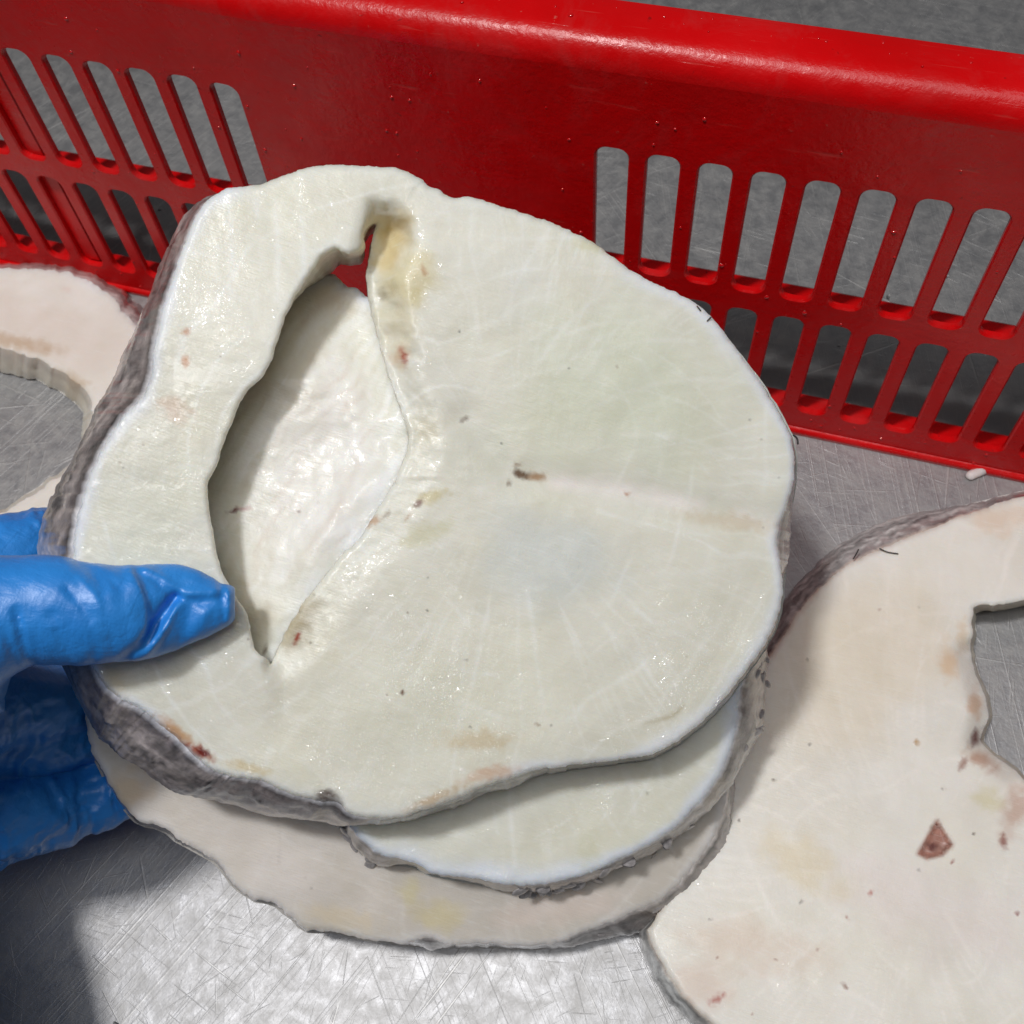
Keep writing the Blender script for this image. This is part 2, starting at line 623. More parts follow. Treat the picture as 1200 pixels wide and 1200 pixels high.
fh = [front_edge(h) for h in holes]                        # front edge of each slot, slightly wider
V2, W, F = sheet(ob_f, fh, 0.0)
verts += W.tolist()
for f in F:
    a, b_, c = V2[f]
    ccw = (b_[0] - a[0]) * (c[1] - a[1]) - (b_[1] - a[1]) * (c[0] - a[0]) > 0
    faces.append(tuple(f) if ccw else tuple(f[::-1]))
base = len(verts)
V2b, Wb, Fb = sheet(ob_f, holes, WALL_T)
verts += Wb.tolist()
for f in Fb:
    a, b_, c = V2b[f]
    ccw = (b_[0] - a[0]) * (c[1] - a[1]) - (b_[1] - a[1]) * (c[0] - a[0]) > 0
    f = tuple(base + i for i in f)
    faces.append(f[::-1] if ccw else f)
for h, hf in zip(holes, fh):
    n = len(h)
    s = len(verts)
    for (x, v) in hf:
        verts.append(wp(x, v, bow(x, v)).tolist())
    for (x, v) in h:
        verts.append(wp(x, v, BV + bow(x, v)).tolist())
    for (x, v) in h:
        verts.append(wp(x, v, WALL_T + bow(x, v)).tolist())
    for i in range(n):
        j = (i + 1) % n
        # stay open where a bar is attached (jump between neighbouring slots)
        if abs(h[i][0] - h[j][0]) > 0.005 and abs(h[i][1] - h[j][1]) < 1e-6 and abs(h[i][0] - h[j][0]) < 0.0079:
            mid = 0.5 * (h[i][0] + h[j][0])
            if min(abs(mid - x) for xs in groups for x in xs) > 0.004:
                continue
        for q in (0, 1):
            a, b_ = s + q * n + i, s + q * n + j
            faces.append((a, a + n, b_ + n, b_))
wall = mesh_object('wall_panel', verts, faces, MAT_RED, basket, smooth=False)


def bar_mesh(length):
    hw = (PITCH - SLOT_W) / 2
    prof = [(-hw + BV, 0), (hw - BV, 0), (hw, BV), (hw, WALL_T), (-hw, WALL_T), (-hw, BV)]
    n, m = len(prof), 7
    V, F = [], []
    for k in range(m):
        for (x, o) in prof:
            V.append((x, o, length * k / (m - 1)))
    for k in range(m - 1):
        for i in range(n):
            j = (i + 1) % n
            F.append((k * n + i, k * n + j, (k + 1) * n + j, (k + 1) * n + i))
    me = bpy.data.meshes.new('bar')
    me.from_pydata(V, [], F)
    me.materials.append(MAT_RED)
    return me


row_mesh = [bar_mesh(hi - lo - 2 * CR) for lo, hi in ROWS]
for xs in groups:
    for (lo, hi), me in zip(ROWS, row_mesh):
        for xa, xb in zip(xs[:-1], xs[1:]):
            xm = 0.5 * (xa + xb)
            if xm < -0.40 or xm > 0.24:
                continue
            o = bpy.data.objects.new('bar', me)
            C.objects.link(o)
            o.parent = basket
            p0 = wp(xm, lo + CR, bow(xm, lo + CR))
            p1 = wp(xm, hi - CR, bow(xm, hi - CR))
            u = (p1 - p0) / np.linalg.norm(p1 - p0)
            y = np.cross(u, [1, 0, 0])
            mm = Matrix(((1, 0, 0), (0, y[1], u[1]), (0, y[2], u[2])))
            o.location = tuple(p0 - np.array(basket.location))
            o.rotation_euler = mm.to_euler()

# the far slots past the frame keep their bars in one piece
# rim: fillet, flange and outer lip swept along the wall
prof = []
for k in range(9):
    a = math.pi / 2 * k / 8
    prof.append((WALL_TOP + FIL * math.sin(a), FIL - FIL * math.cos(a)))
top_v = WALL_TOP + FIL
prof += [(top_v + .0003, FIL + .004), (top_v + .0004, FIL + .010), (top_v, FIL + .0125)]
for k in range(1, 6):
    a = math.pi / 2 * k / 5
    prof.append((top_v - .002 + .002 * math.cos(a), FIL + .0125 + .002 * math.sin(a)))
prof += [(top_v - .034, FIL + .0148), (top_v - .034, FIL + .0122), (top_v - .003, FIL + .0120), (top_v - .0025, FIL + .001), (WALL_TOP, WALL_T)]  # lip lengthened out of view to shade the table behind the wall
V, F = [], []
nx = 161
for i in range(nx + 1):
    x = WX0 + (WX1 - WX0) * i / nx
    for (v, o) in prof:
        V.append(wp(x, v, o + bow(x, WALL_TOP)))
n = len(prof)
for i in range(nx):
    for k in range(n - 1):
        F.append((i * n + k, (i + 1) * n + k, (i + 1) * n + k + 1, i * n + k + 1))
mesh_object('rim', V, F, MAT_RED, basket)


def box_wall(name, x0, x1, v0, v1, o0, o1):
    V = [wp(x, v, o + bow(x, v)) for o in (o0, o1) for v in (v0, v1) for x in (x0, x1)]
    F = [(0, 1, 3, 2), (5, 4, 6, 7), (1, 0, 4, 5), (2, 3, 7, 6), (0, 2, 6, 4), (3, 1, 5, 7)]
    return mesh_object(name, V, F, MAT_RED, basket, smooth=False)


def long_rib(name, v0, v1, o0, o1):
    V, F = [], []
    nn = 80
    pr = [(v0, o0), (v1, o0), (v1 - .0004, o1 - .0012), (v1 - .0012, o1), (v0 + .001, o1), (v0, o1 - .001)]
    for i in range(nn + 1):
        x = WX0 + (WX1 - WX0) * i / nn
        for (v, o) in pr:
            V.append(wp(x, v, o + bow(x, v)))
    m = len(pr)
    for i in range(nn):
        for k in range(m):
            F.append((i * m + k, (i + 1) * m + k, (i + 1) * m + (k + 1) % m, i * m + (k + 1) % m))
    return mesh_object(name, V, F, MAT_RED, basket, smooth=False)


long_rib('rib', 0.0735, 0.0775, WALL_T + .0001, 0.0125)
long_rib('rib', 0.0085, 0.0125, WALL_T + .0001, 0.0125)
for i in (-1, -7):
    for (lo, hi) in ROWS:
        box_wall('fin', XL + PITCH * i - .0102, XL + PITCH * i + .0021, lo + .0005 if lo < .05 else .0780, .0730 if lo < .05 else hi + .004, WALL_T + .0002, 0.0085)
# foot bead along the bottom of the wall, on the near side
V, F = [], []
pr = [(0.0, -.0001), (0.0, -.0016), (.0022, -.0018), (.0034, -.0010), (.0038, -.0001)]
for i in range(81):
    x = WX0 + (WX1 - WX0) * i / 80
    for (v, o) in pr:
        V.append(wp(x, v, o + bow(x, v)))
for i in range(80):
    for k in range(len(pr) - 1):
        F.append((i * 5 + k, i * 5 + k + 1, (i + 1) * 5 + k + 1, (i + 1) * 5 + k))
mesh_object('foot_bead', V, F, MAT_RED, basket)


# ------------------------------------------------------------------ fish steaks
def rgb(r, g, b):
    f = lambda c: ((c / 255 + .055) / 1.055) ** 2.4 if c > 10 else c / 255 / 12.92
    return np.array([f(r), f(g), f(b)])


def blot(col, q, x, y, rx, ry, ang, c, s, seed=0):
    """a stain with an uneven edge"""
    ca, sa = math.cos(math.radians(ang)), math.sin(math.radians(ang))
    dx, dy = q[:, 0] - x, q[:, 1] - y
    u, v = (dx * ca + dy * sa) / rx, (-dx * sa + dy * ca) / ry
    d = np.sqrt(u * u + v * v)
    m = d < 2.2
    if not m.any():
        return
    nn = fbm(q[m] / max(4.0, 0.7 * min(rx, ry)), 3, seed + int(x))
    w = np.clip(1.25 - d[m] + 0.55 * nn, 0, 1)
    w = (w * w * (3 - 2 * w) * s)[:, None]
    col[m] = col[m] * (1 - w) + np.asarray(c) * w


def strand(col, q, line, width, c, s):
    width = width * 1.3 if width > 1.5 else width
    line = smooth_open(line)
    lo, hi = line.min(0) - 4 * width, line.max(0) + 4 * width
    m = (q[:, 0] > lo[0]) & (q[:, 0] < hi[0]) & (q[:, 1] > lo[1]) & (q[:, 1] < hi[1])
    if not m.any():
        return
    d = dist_line(q[m], line)
    w = np.exp(-(d / width) ** 2) * s * np.clip(0.6 + 1.1 * fbm(q[m] / 30.0, 2, 5), 0, 1)
    col[m] = col[m] * (1 - w[:, None]) + np.asarray(c) * w[:, None]


def smooth_open(pts, m=8):
    P = np.asarray(pts, float)
    if len(P) < 3:
        return P
    P = np.concatenate([[2 * P[0] - P[1]], P, [2 * P[-1] - P[-2]]])
    out = []
    for i in range(1, len(P) - 2):
        p0, p1, p2, p3 = P[i - 1:i + 3]
        for k in range(m):
            t = k / m
            out.append(0.5 * (2 * p1 + (p2 - p0) * t + (2 * p0 - 5 * p1 + 4 * p2 - p3) * t * t + (3 * p1 - p0 - 3 * p2 + p3) * t ** 3))
    out.append(P[-2])
    return np.array(out)


def fish_steak(label, group, outline, n, k, thick, step, base, mat, hole=None, lift=None, paint=None,
               rim_white=(0.80, 0.82, 0.86), rim_px=11.0, skin_col=(0.17, 0.15, 0.145), jag=1.3, seed=0, wave=0.0012,
               rim_s=0.85, white_frac=0.06, skin_rows=12, rim_mask=None, wall_col=(0.66, 0.58, 0.44)):
    n = np.asarray(n, float)
    n = n / np.linalg.norm(n)
    out = smooth_closed(outline, step * 0.9)
    if orient(out) > 0:
        out = out[::-1]
    jn = np.stack([fbm(out[:, :2] / 9.0, 4, seed + 3, 0.65), fbm(out[:, :2] / 9.0, 4, seed + 9, 0.65)], 1)
    out[:, :2] += jn * jag * 2
    holes = []
    if hole is not None:
        h = smooth_closed(hole, step * 0.9)
        h[:, :2] += np.stack([fbm(h[:, :2] / 12.0, 4, seed + 31), fbm(h[:, :2] / 12.0, 4, seed + 37)], 1) * jag * 2
        holes = [h]
    q, F = triangulate(out, holes, step, 0.3, seed + 1)
    d_out = dist_line(q, out[::2], True)
    d_hole = dist_line(q, holes[0][::2], True) if holes else np.full(len(q), 1e9)
    # heights towards the eye
    h = wave * fbm(q / 90.0, 3, seed + 50) + 0.00010 * fbm(q / 16.0, 3, seed + 60) + 0.00005 * fbm(np.stack([q[:, 0] / 40.0, q[:, 1] / 7.0], 1), 2, seed + 70)
    if lift is not None:
        h = h + lift(q)
    for d, rr, am in ((d_out, 7.0, 0.0018), (d_hole, 6.0, 0.0015)):
        t = np.clip(1 - d / rr, 0, 1)
        h = h - am * (1 - np.sqrt(np.clip(1 - t * t, 0, 1)))
    P = ray_plane(q, n, k)
    e = (CAM - P)
    e /= np.linalg.norm(e, axis=1)[:, None]
    P = P + e * h[:, None]
    # colour of the flesh
    col = np.tile(np.asarray(base, float), (len(q), 1))
    col *= (1 + 0.045 * fbm(q / 70.0, 4, seed + 80))[:, None]
    yl = np.clip(fbm(q / 110.0, 3, seed + 90) * 1.3, 0, 1)[:, None]
    col = col * (1 - 0.25 * yl) + np.asarray(base) * np.array([1.0, 0.975, 0.86]) * 0.25 * yl
    w = rim_px * (0.75 + 0.8 * fbm(q / 60.0, 2, seed + 95))
    rw = np.clip(1 - d_out / np.maximum(w, 2), 0, 1)
    rw = (sstep(rw, 0, 0.85) * rim_s)[:, None]
    if rim_mask is not None:
        rw = rw * rim_mask(q)[:, None]
    col = col * (1 - rw) + np.asarray(rim_white) * rw
    wet = np.full(len(q), 0.10)
    if paint is not None:
        wv = paint(col, q)
        if wv is not None:
            wet = wv
    # origin of the thing: under the middle of its outline
    Pb = ray_plane(out[:, :2] + out[:, 2:4], n, k - thick)
    org = np.array([Pb[:, 0].mean(), Pb[:, 1].mean(), Pb[:, 2].min()])
    root = thing('fish_steak', label, 'fish steak', org, group)
    # flesh: front face, wall of the cavity, back face
    V = P.tolist()
    FF = []
    a, b_, c = q[F[:, 0]], q[F[:, 1]], q[F[:, 2]]
    s = (b_[:, 0] - a[:, 0]) * (c[:, 1] - a[:, 1]) - (b_[:, 1] - a[:, 1]) * (c[:, 0] - a[:, 0])
    F[s > 0] = F[s > 0][:, ::-1]
    FF += [tuple(f) for f in F]
    cols = col.tolist()
    nq = len(q)
    rows = 8

    def lookup(pts):
        # nearest mesh vertex: the outline points come first in the triangulation
        res = []
        for p in pts:
            dd = np.abs(q[:, 0] - p[0]) + np.abs(q[:, 1] - p[1])
            res.append(int(dd.argmin()))
        return res

    edge_o = lookup(out)
    if holes:
        hh = holes[0]
        eh = lookup(hh)
        Pf = P[eh]
        Pk = ray_plane(hh[:, :2] + hh[:, 2:4], n, k - thick)
        s0 = len(V)
        m = len(hh)
        for r in range(rows + 1):
            t = r / rows
            X = Pf * (1 - t) + Pk * t
            bulge = 0.0012 * math.sin(math.pi * t)
            X = X + np.stack([fbm(X * 160, 3, seed + 5 + r), fbm(X * 160, 3, seed + 6), fbm(X * 160, 3, seed + 8)], 1) * bulge
            V += X.tolist()
            cc = col[eh] * (1 - 0.6 * min(1, t * 2)) + np.asarray(wall_col) * 0.6 * min(1, t * 2)
            cols += cc.tolist()
        sgn = 1 if orient(hh) > 0 else -1
        for r in range(rows):
            for i in range(m):
                j = (i + 1) % m
                f4 = (s0 + r * m + i, s0 + r * m + j, s0 + (r + 1) * m + j, s0 + (r + 1) * m + i)
                FF.append(f4 if sgn < 0 else f4[::-1])
    # back
    ob2 = out[::4].copy()
    ob2[:, :2] += ob2[:, 2:4]
    hb = []
    if holes:
        hb = [holes[0][::4].copy()]
        hb[0][:, :2] += hb[0][:, 2:4]
    qb, Fb = triangulate(ob2, hb, 24, 0.2, seed + 2)
    Pbk = ray_plane(qb, n, k - thick)
    s0 = len(V)
    V += Pbk.tolist()
    cols += np.tile(np.asarray(base), (len(qb), 1)).tolist()
    FF += [tuple(s0 + i for i in f) for f in Fb]
    wa = np.full(len(V), 0.3)
    wa[:nq] = wet
    mesh_object('flesh', V, FF, mat, root, True, np.array(cols), wa)
    # skin: a band from just inside the front edge to the back edge
    Pf = P[edge_o]
    ctr = Pf.mean(0)
    m = len(out)
    V, cols, FF = [], [], []
    arc = np.cumsum(np.linalg.norm(np.diff(out[:, :2], axis=0, append=out[:1, :2]), axis=1))
    showing = np.clip((np.hypot(out[:, 2], out[:, 3]) - 4) / 8, 0, 1)
    for r in range(skin_rows + 1):
        t = r / skin_rows
        X = Pf * (1 - t) + Pb * t
        rad = X - ctr
        rad -= np.outer(rad @ n, n)
        rad /= np.linalg.norm(rad, axis=1)[:, None] + 1e-9
        nz = fbm(X * 130, 4, seed + 11, 0.6)
        amp = 0.0011 * math.sin(math.pi * min(1, t * 1.1)) + 0.0004
        X = X + rad * (amp * nz + 0.0014 * math.sin(math.pi * t) + (0.0003 if r else -0.0002)) [:, None] * showing[:, None] + rad * (-0.0006 * (1 - showing) * (t > 0))[:, None]
        V += X.tolist()
        streak = fbm(np.stack([arc / 48.0, np.full(m, t * 7.0)], 1), 4, seed + 21, 0.65)
        fine = fbm(np.stack([arc / 11.0, np.full(m, t * 14.0)], 1), 3, seed + 22, 0.6)
        sc = np.asarray(skin_col)[None] * np.clip(1 + 1.3 * streak + 0.9 * fine, .12, 2.4)[:, None]
        pale = np.clip((0.55 + 0.8 * fbm(np.stack([arc / 40.0, np.full(m, t * 2.0)], 1), 3, seed + 25)) - 0.62, 0, 1)[:, None] * 1.2
        sc = sc * (1 - pale) + np.array([0.36, 0.32, 0.29]) * pale
        line = np.clip(1 - abs(t - white_frac * 2.2) / 0.09, 0, 1) * np.clip(0.5 + fbm(np.stack([arc / 15.0, np.zeros(m)], 1), 3, seed + 27), 0, 1)
        sc = sc * (1 - 0.75 * line[:, None])
        wf = np.clip(1 - (t / (white_frac * (1 + 0.9 * fbm(np.stack([arc / 18.0, np.zeros(m)], 1), 3, seed + 23)))), 0, 1)[:, None]
        sc = sc * (1 - wf) + np.asarray(rim_white) * wf
        cols += sc.tolist()
    for r in range(skin_rows):
        for i in range(m):
            j = (i + 1) % m
            FF.append((r * m + i, (r + 1) * m + i, (r + 1) * m + j, r * m + j))
    mesh_object('skin', V, FF, MAT_SKIN, root, True, np.array(cols))
    return root, out, P[edge_o], Pb


# ---- a few scale shapes shared by all scales
def scale_mesh(kind):
    V, F = [], []
    nu, nv = 12, 4
    rng = random.Random(kind)
    V.append((0, 0, 0.0007))
    for j in range(1, nv + 1):
        for i in range(nu):
            a = 2 * math.pi * i / nu
            rr = j / nv * (1 + 0.12 * math.sin(2 * a + kind) + 0.06 * rng.uniform(-1, 1) * (j == nv))
            V.append((0.0026 * rr * math.cos(a), 0.0020 * rr * math.sin(a), 0.0007 * (1 - (j / nv) ** 2) - 0.0003 * (j / nv) * math.cos(a)))
    V.append((0, 0, -0.0004))
    for i in range(nu):
        F.append((0, 1 + i, 1 + (i + 1) % nu))
    for j in range(nv - 1):
        for i in range(nu):
            a, b_ = 1 + j * nu + i, 1 + j * nu + (i + 1) % nu
            F.append((a, a + nu, b_ + nu, b_))
    o = 1 + (nv - 1) * nu
    for i in range(nu):
        F.append((len(V) - 1, o + (i + 1) % nu, o + i))
    me = bpy.data.meshes.new('scale')
    me.from_pydata(V, [], F)
    me.polygons.foreach_set('use_smooth', [True] * len(me.polygons))
    me.materials.append(MAT_SCALE)
    return me


SCALES = [scale_mesh(k) for k in range(4)]


def add_scales(root, out, Pf, Pb, n, keep, count, seed, size=1.0):
    rng = random.Random(seed)
    idx = [i for i in range(len(out)) if keep(out[i, 0], out[i, 1])]
    ctr = Pf.mean(0)
    n = np.asarray(n) / np.linalg.norm(n)
    org = np.array(root.location)
    for c in range(count):
        i = rng.choice(idx)
        t = rng.uniform(0.15, 1.0)
        X = Pf[i] * (1 - t) + Pb[i] * t
        rad = X - ctr
        rad = rad - (rad @ n) * n
        rad /= np.linalg.norm(rad)
        zz = rad * 0.55 + n * 0.75 + np.array([rng.uniform(-.5, .5), rng.uniform(-.5, .5), rng.uniform(-.5, .5)])
        X = X + rad * 0.0012
        q = Vector(zz).to_track_quat('Z', 'Y').to_matrix() @ Matrix.Rotation(rng.uniform(0, 6.28), 3, 'Z')
        o = bpy.data.objects.new('scale', SCALES[rng.randrange(4)])
        C.objects.link(o)
        o.parent = root
        o.location = tuple(X - org)
        o.rotation_euler = q.to_euler()
        s = size * rng.uniform(0.6, 1.15)
        o.scale = (s * rng.uniform(.8, 1.3), s, s * 0.55)


# ---- the held stack: three nearly parallel slabs
N1 = R @ np.array([0.10, 0.02, 1.0])
N1 = N1 / np.linalg.norm(N1)
P1 = at(500, 600, 0.312)
K1 = float(P1 @ N1)
T = 0.0235
GAP = 0.0012
STACK = 'stacked fish steaks held by the gloved hand'

front_outline = [
    # x, y on the cut face; dx, dy to the far edge of the skin
    (262, 222, -3, 6), (280, 219, 0, 8), (300, 217, 2, 8), (320, 210, 2, 8), (340, 203, 2, 8), (360, 197, 2, 8), (378, 194, 2, 8), (400, 193, 2, 8), (425, 194, 0, 8),
    (463, 197, 0, 8), (490, 207, 0, 8), (502, 217, 0, 8), (515, 224, 0, 8), (528, 231, 0, 8), (545, 231, 0, 8), (560, 233, 0, 8), (590, 243, 0, 6),
    (620, 252, 0, 5), (650, 262, 0, 4), (680, 277, -2, 4), (700, 287, -2, 4), (720, 303, -2, 4), (745, 320, -2, 4), (770, 333, -2, 3), (800, 347, -2, 3),
    (825, 363, -1, 2), (845, 385, 0, 1), (862, 408, 1, 1), (880, 432, 2, 0), (897, 458, 3, 0), (912, 483, 3, 0), (924, 505, 3, 0), (930, 530, 4, 0), (931, 555, 3, 4), (926, 580, 4, 6),
    (918, 604, 8, 6), (911, 628, 12, 4), (913, 650, 10, 4), (917, 680, 3, 2), (916, 705, 2, 3), (908, 732, 3, 4), (897, 755, 2, 5), (882, 776, 2, 5), (866, 796, 2, 5), (850, 816, 2, 6),
    (835, 834, 2, 6), (818, 850, 1, 6), (800, 864, 1, 6), (780, 876, 1, 6), (760, 885, 1, 6), (735, 889, 0, 6), (700, 893, 0, 6), (660, 898, 0, 7), (630, 902, 0, 8),
    (600, 911, 0, 10), (570, 921, 0, 9), (540, 934, 0, 10), (510, 945, 0, 8), (490, 951, -3, 8), (475, 957, -4, 6), (450, 959, -5, 7), (425, 958, -8, 8), (408, 952, -16, 14), (395, 940, -20, 22),
    (375, 939, -25, 20), (345, 931, -28, 24), (318, 920, -28, 28), (300, 914, -30, 28), (278, 911, -36, 24), (256, 905, -44, 24), (235, 892, -48, 24), (212, 870, -46, 30), (190, 850, -44, 38),
    (165, 832, -36, 42), (140, 818, -24, 44), (122, 802, -16, 42), (108, 780, -18, 34), (97, 745, -28, 22), (90, 705, -36, 12), (86, 670, -40, 2), (86, 640, -41, 2), (90, 610, -40, 2), (97, 580, -36, 2), (110, 545, -30, 2), (125, 515, -30, 2),
    (142, 490, -34, 2), (158, 474, -44, 2), (170, 458, -46, 2), (177, 438, -42, 2), (180, 410, -34, 4), (185, 385, -27, 4), (194, 350, -22, 6), (205, 318, -22, 8), (216, 285, -20, 8), (228, 256, -14, 8), (242, 236, -6, 8)]
front_hole = [
    (440, 262, 4, 8), (430, 268, 2, 10), (426, 278, 0, 12), (428, 287, 0, 14), (421, 294, 2, 16), (411, 297, 2, 14), (400, 294, 2, 16), (393, 290, 4, 20), (379, 300, 8, 22), (365, 318, 8, 14), (352, 338, 4, 4),
    (340, 360, -2, 2), (330, 385, -6, 0), (322, 410, -8, 0), (313, 435, -8, 0), (300, 450, -8, 0), (285, 465, -8, 0), (277, 481, -8, 0), (270, 502, -8, 0), (261, 522, -8, 0), (254, 545, -8, 0), (244, 566, -8, 0),
    (245, 590, -8, 0), (249, 620, -8, 0), (255, 650, -8, 0), (263, 675, -8, 0), (276, 697, -8, 0), (288, 718, -8, 0), (295, 742, -8, 0), (298, 759, -6, 0), (304, 767, -4, 0), (312, 770, -2, 0),
    (318, 777, 0, -2), (330, 752, -6, -4), (346, 722, -8, -4), (368, 692, -8, -4), (398, 655, -8, -4), (424, 628, -8, -4), (446, 592, -6, -2), (464, 562, -5, 0), (473, 540, -5, 0), (479, 518, -4, 0),
    (477, 500, -4, 0), (469, 478, -4, 0), (460, 450, -4, 0), (450, 416, -3, 0), (438, 376, -2, 0), (432, 347, -1, 0), (430, 322, 0, 0), (434, 292, 0, 2)]
right_lip = [(450, 275), (434, 310), (434, 345), (440, 376), (452, 416), (462, 450), (472, 478), (485, 510), (478, 536), (464, 562), (446, 592), (424, 628), (398, 655), (368, 692), (346, 722), (330, 752), (318, 777)]


def sstep(x, a, b):
    t = np.clip((x - a) / (b - a), 0, 1)
    return t * t * (3 - 2 * t)


def front_lift(q):
    d = dist_line(q, smooth_open(right_lip))
    # right side of the cavity slopes down to the steak below
    wid = np.where(q[:, 1] < 420, 46.0, np.where(q[:, 1] < 560, 40.0, 52.0))
    xr = np.interp(q[:, 1], [250, 310, 345, 416, 478, 515, 592, 655, 722, 777], [438, 433, 434, 452, 472, 485, 446, 398, 346, 318])
    right = sstep(q[:, 0] - xr, -14, 2) * (1 - sstep(q[:, 1], 765, 800))
    amp = np.interp(q[:, 1], [260, 345, 420, 500, 720, 777], [.009, .010, .007, .0022, .0018, .003])
    h = -amp * (1 - sstep(d + 7 * fbm(q / 18.0, 3, 77), 0, wid)) * right
    # pocket at the top of the cavity
    h += -0.005 * np.exp(-(((q[:, 0] - 454) / 22) ** 2 + ((q[:, 1] - 285) / 34) ** 2))
    # belly flap on the left stands proud of the rest
    flap = np.interp(q[:, 1], [160, 262, 300, 345, 400, 480, 560, 640, 700, 760, 800, 920], [445, 434, 424, 384, 362, 312, 290, 300, 318, 325, 326, 330]) - q[:, 0]
    h += 0.0044 * sstep(flap, -8, 22) * sstep(q[:, 1], 175, 420) * (1 - sstep(q[:, 1], 690, 900))
    h += 0.0016 * np.exp(-((dist_line(q, [(545, 490), (600, 556), (720, 575), (910, 612)]) / 22) ** 2)) * -1
    # backbone disc
    dd = np.hypot((q[:, 0] - 556) / 44, (q[:, 1] - 533) / 40)
    h += 0.0001 * (1 - sstep(dd, 0.7, 1.1))
    return h


WHITE = rgb(247, 248, 247)
BASE = rgb(231, 229, 218)


def fan(col, q, cx, cy, spec, c, s):
    rr_ = random.Random(int(cx))
    spec = [(a + rr_.uniform(-4, 4), r0 + rr_.uniform(0, .35) * (r1 - r0), r1 - rr_.uniform(0, .3) * (r1 - r0), b_ + rr_.uniform(-8, 8), w * rr_.uniform(.6, 1.1)) for (a, r0, r1, b_, w) in spec]
    spec += [(a + rr_.uniform(3, 9), r0 + rr_.uniform(.2, .5) * (r1 - r0), r1 - rr_.uniform(.1, .4) * (r1 - r0), b_ + rr_.uniform(-14, 14), w * .6) for (a, r0, r1, b_, w) in spec]
    for (ang, r0, r1, bend, w) in spec:
        pts = []
        for t in np.linspace(0, 1, 6):
            a = math.radians(ang + bend * t)
            rr = r0 + (r1 - r0) * t
            pts.append((cx + rr * math.cos(a), cy + rr * math.sin(a)))
        strand(col, q, pts, w, c, s)


def speckle(col, q, rng, n, box, cs, rmin, rmax, s):
    for _ in range(n):
        x, y = rng.uniform(box[0], box[2]), rng.uniform(box[1], box[3])
        r = rng.uniform(rmin, rmax)
        blot(col, q, x, y, r, r * rng.uniform(.5, 1), rng.uniform(0, 180), cs[rng.randrange(len(cs))], s, 1)


def flakes(col, q, cx, cy, ph, s, pitch=40.0, seed=0, c=None):
    """muscle blocks: thin pale seams in wavy rings round the spine and finer fibres across them"""
    c = rgb(246, 246, 242) if c is None else c
    dx, dy = q[:, 0] - cx, q[:, 1] - cy
    r, th = np.hypot(dx, dy), np.arctan2(dy, dx)
    g = (r + 26 * np.sin(3 * th + ph) + 34 * fbm(q / 130.0, 3, seed + 1)) / pitch
    fr_ = np.abs(g - np.round(g))
    brk = np.clip(0.35 + 1.3 * fbm(np.stack([g, th * 4], 1), 3, seed + 2), 0, 1) * sstep(r, 70, 130)
    w = np.exp(-(fr_ * pitch / 2.6) ** 2) * brk * s
    tone = (fbm(np.stack([np.round(g) * 3.7, th * 1.3], 1), 2, seed + 3)) * 0.035
    col *= (1 + tone * sstep(r, 60, 120))[:, None]
    col[:] = col * (1 - w[:, None]) + c * w[:, None]
    fi = fbm(np.stack([th * 62 + 2.0 * fbm(q / 50.0, 2, seed + 6), r / 95.0], 1), 3, seed + 4)
    wf = np.clip((fi - 0.18) * 2.2, 0, 1) * s * 0.75 * sstep(r, 50, 140)
    col[:] = col * (1 - wf[:, None]) + c * wf[:, None]


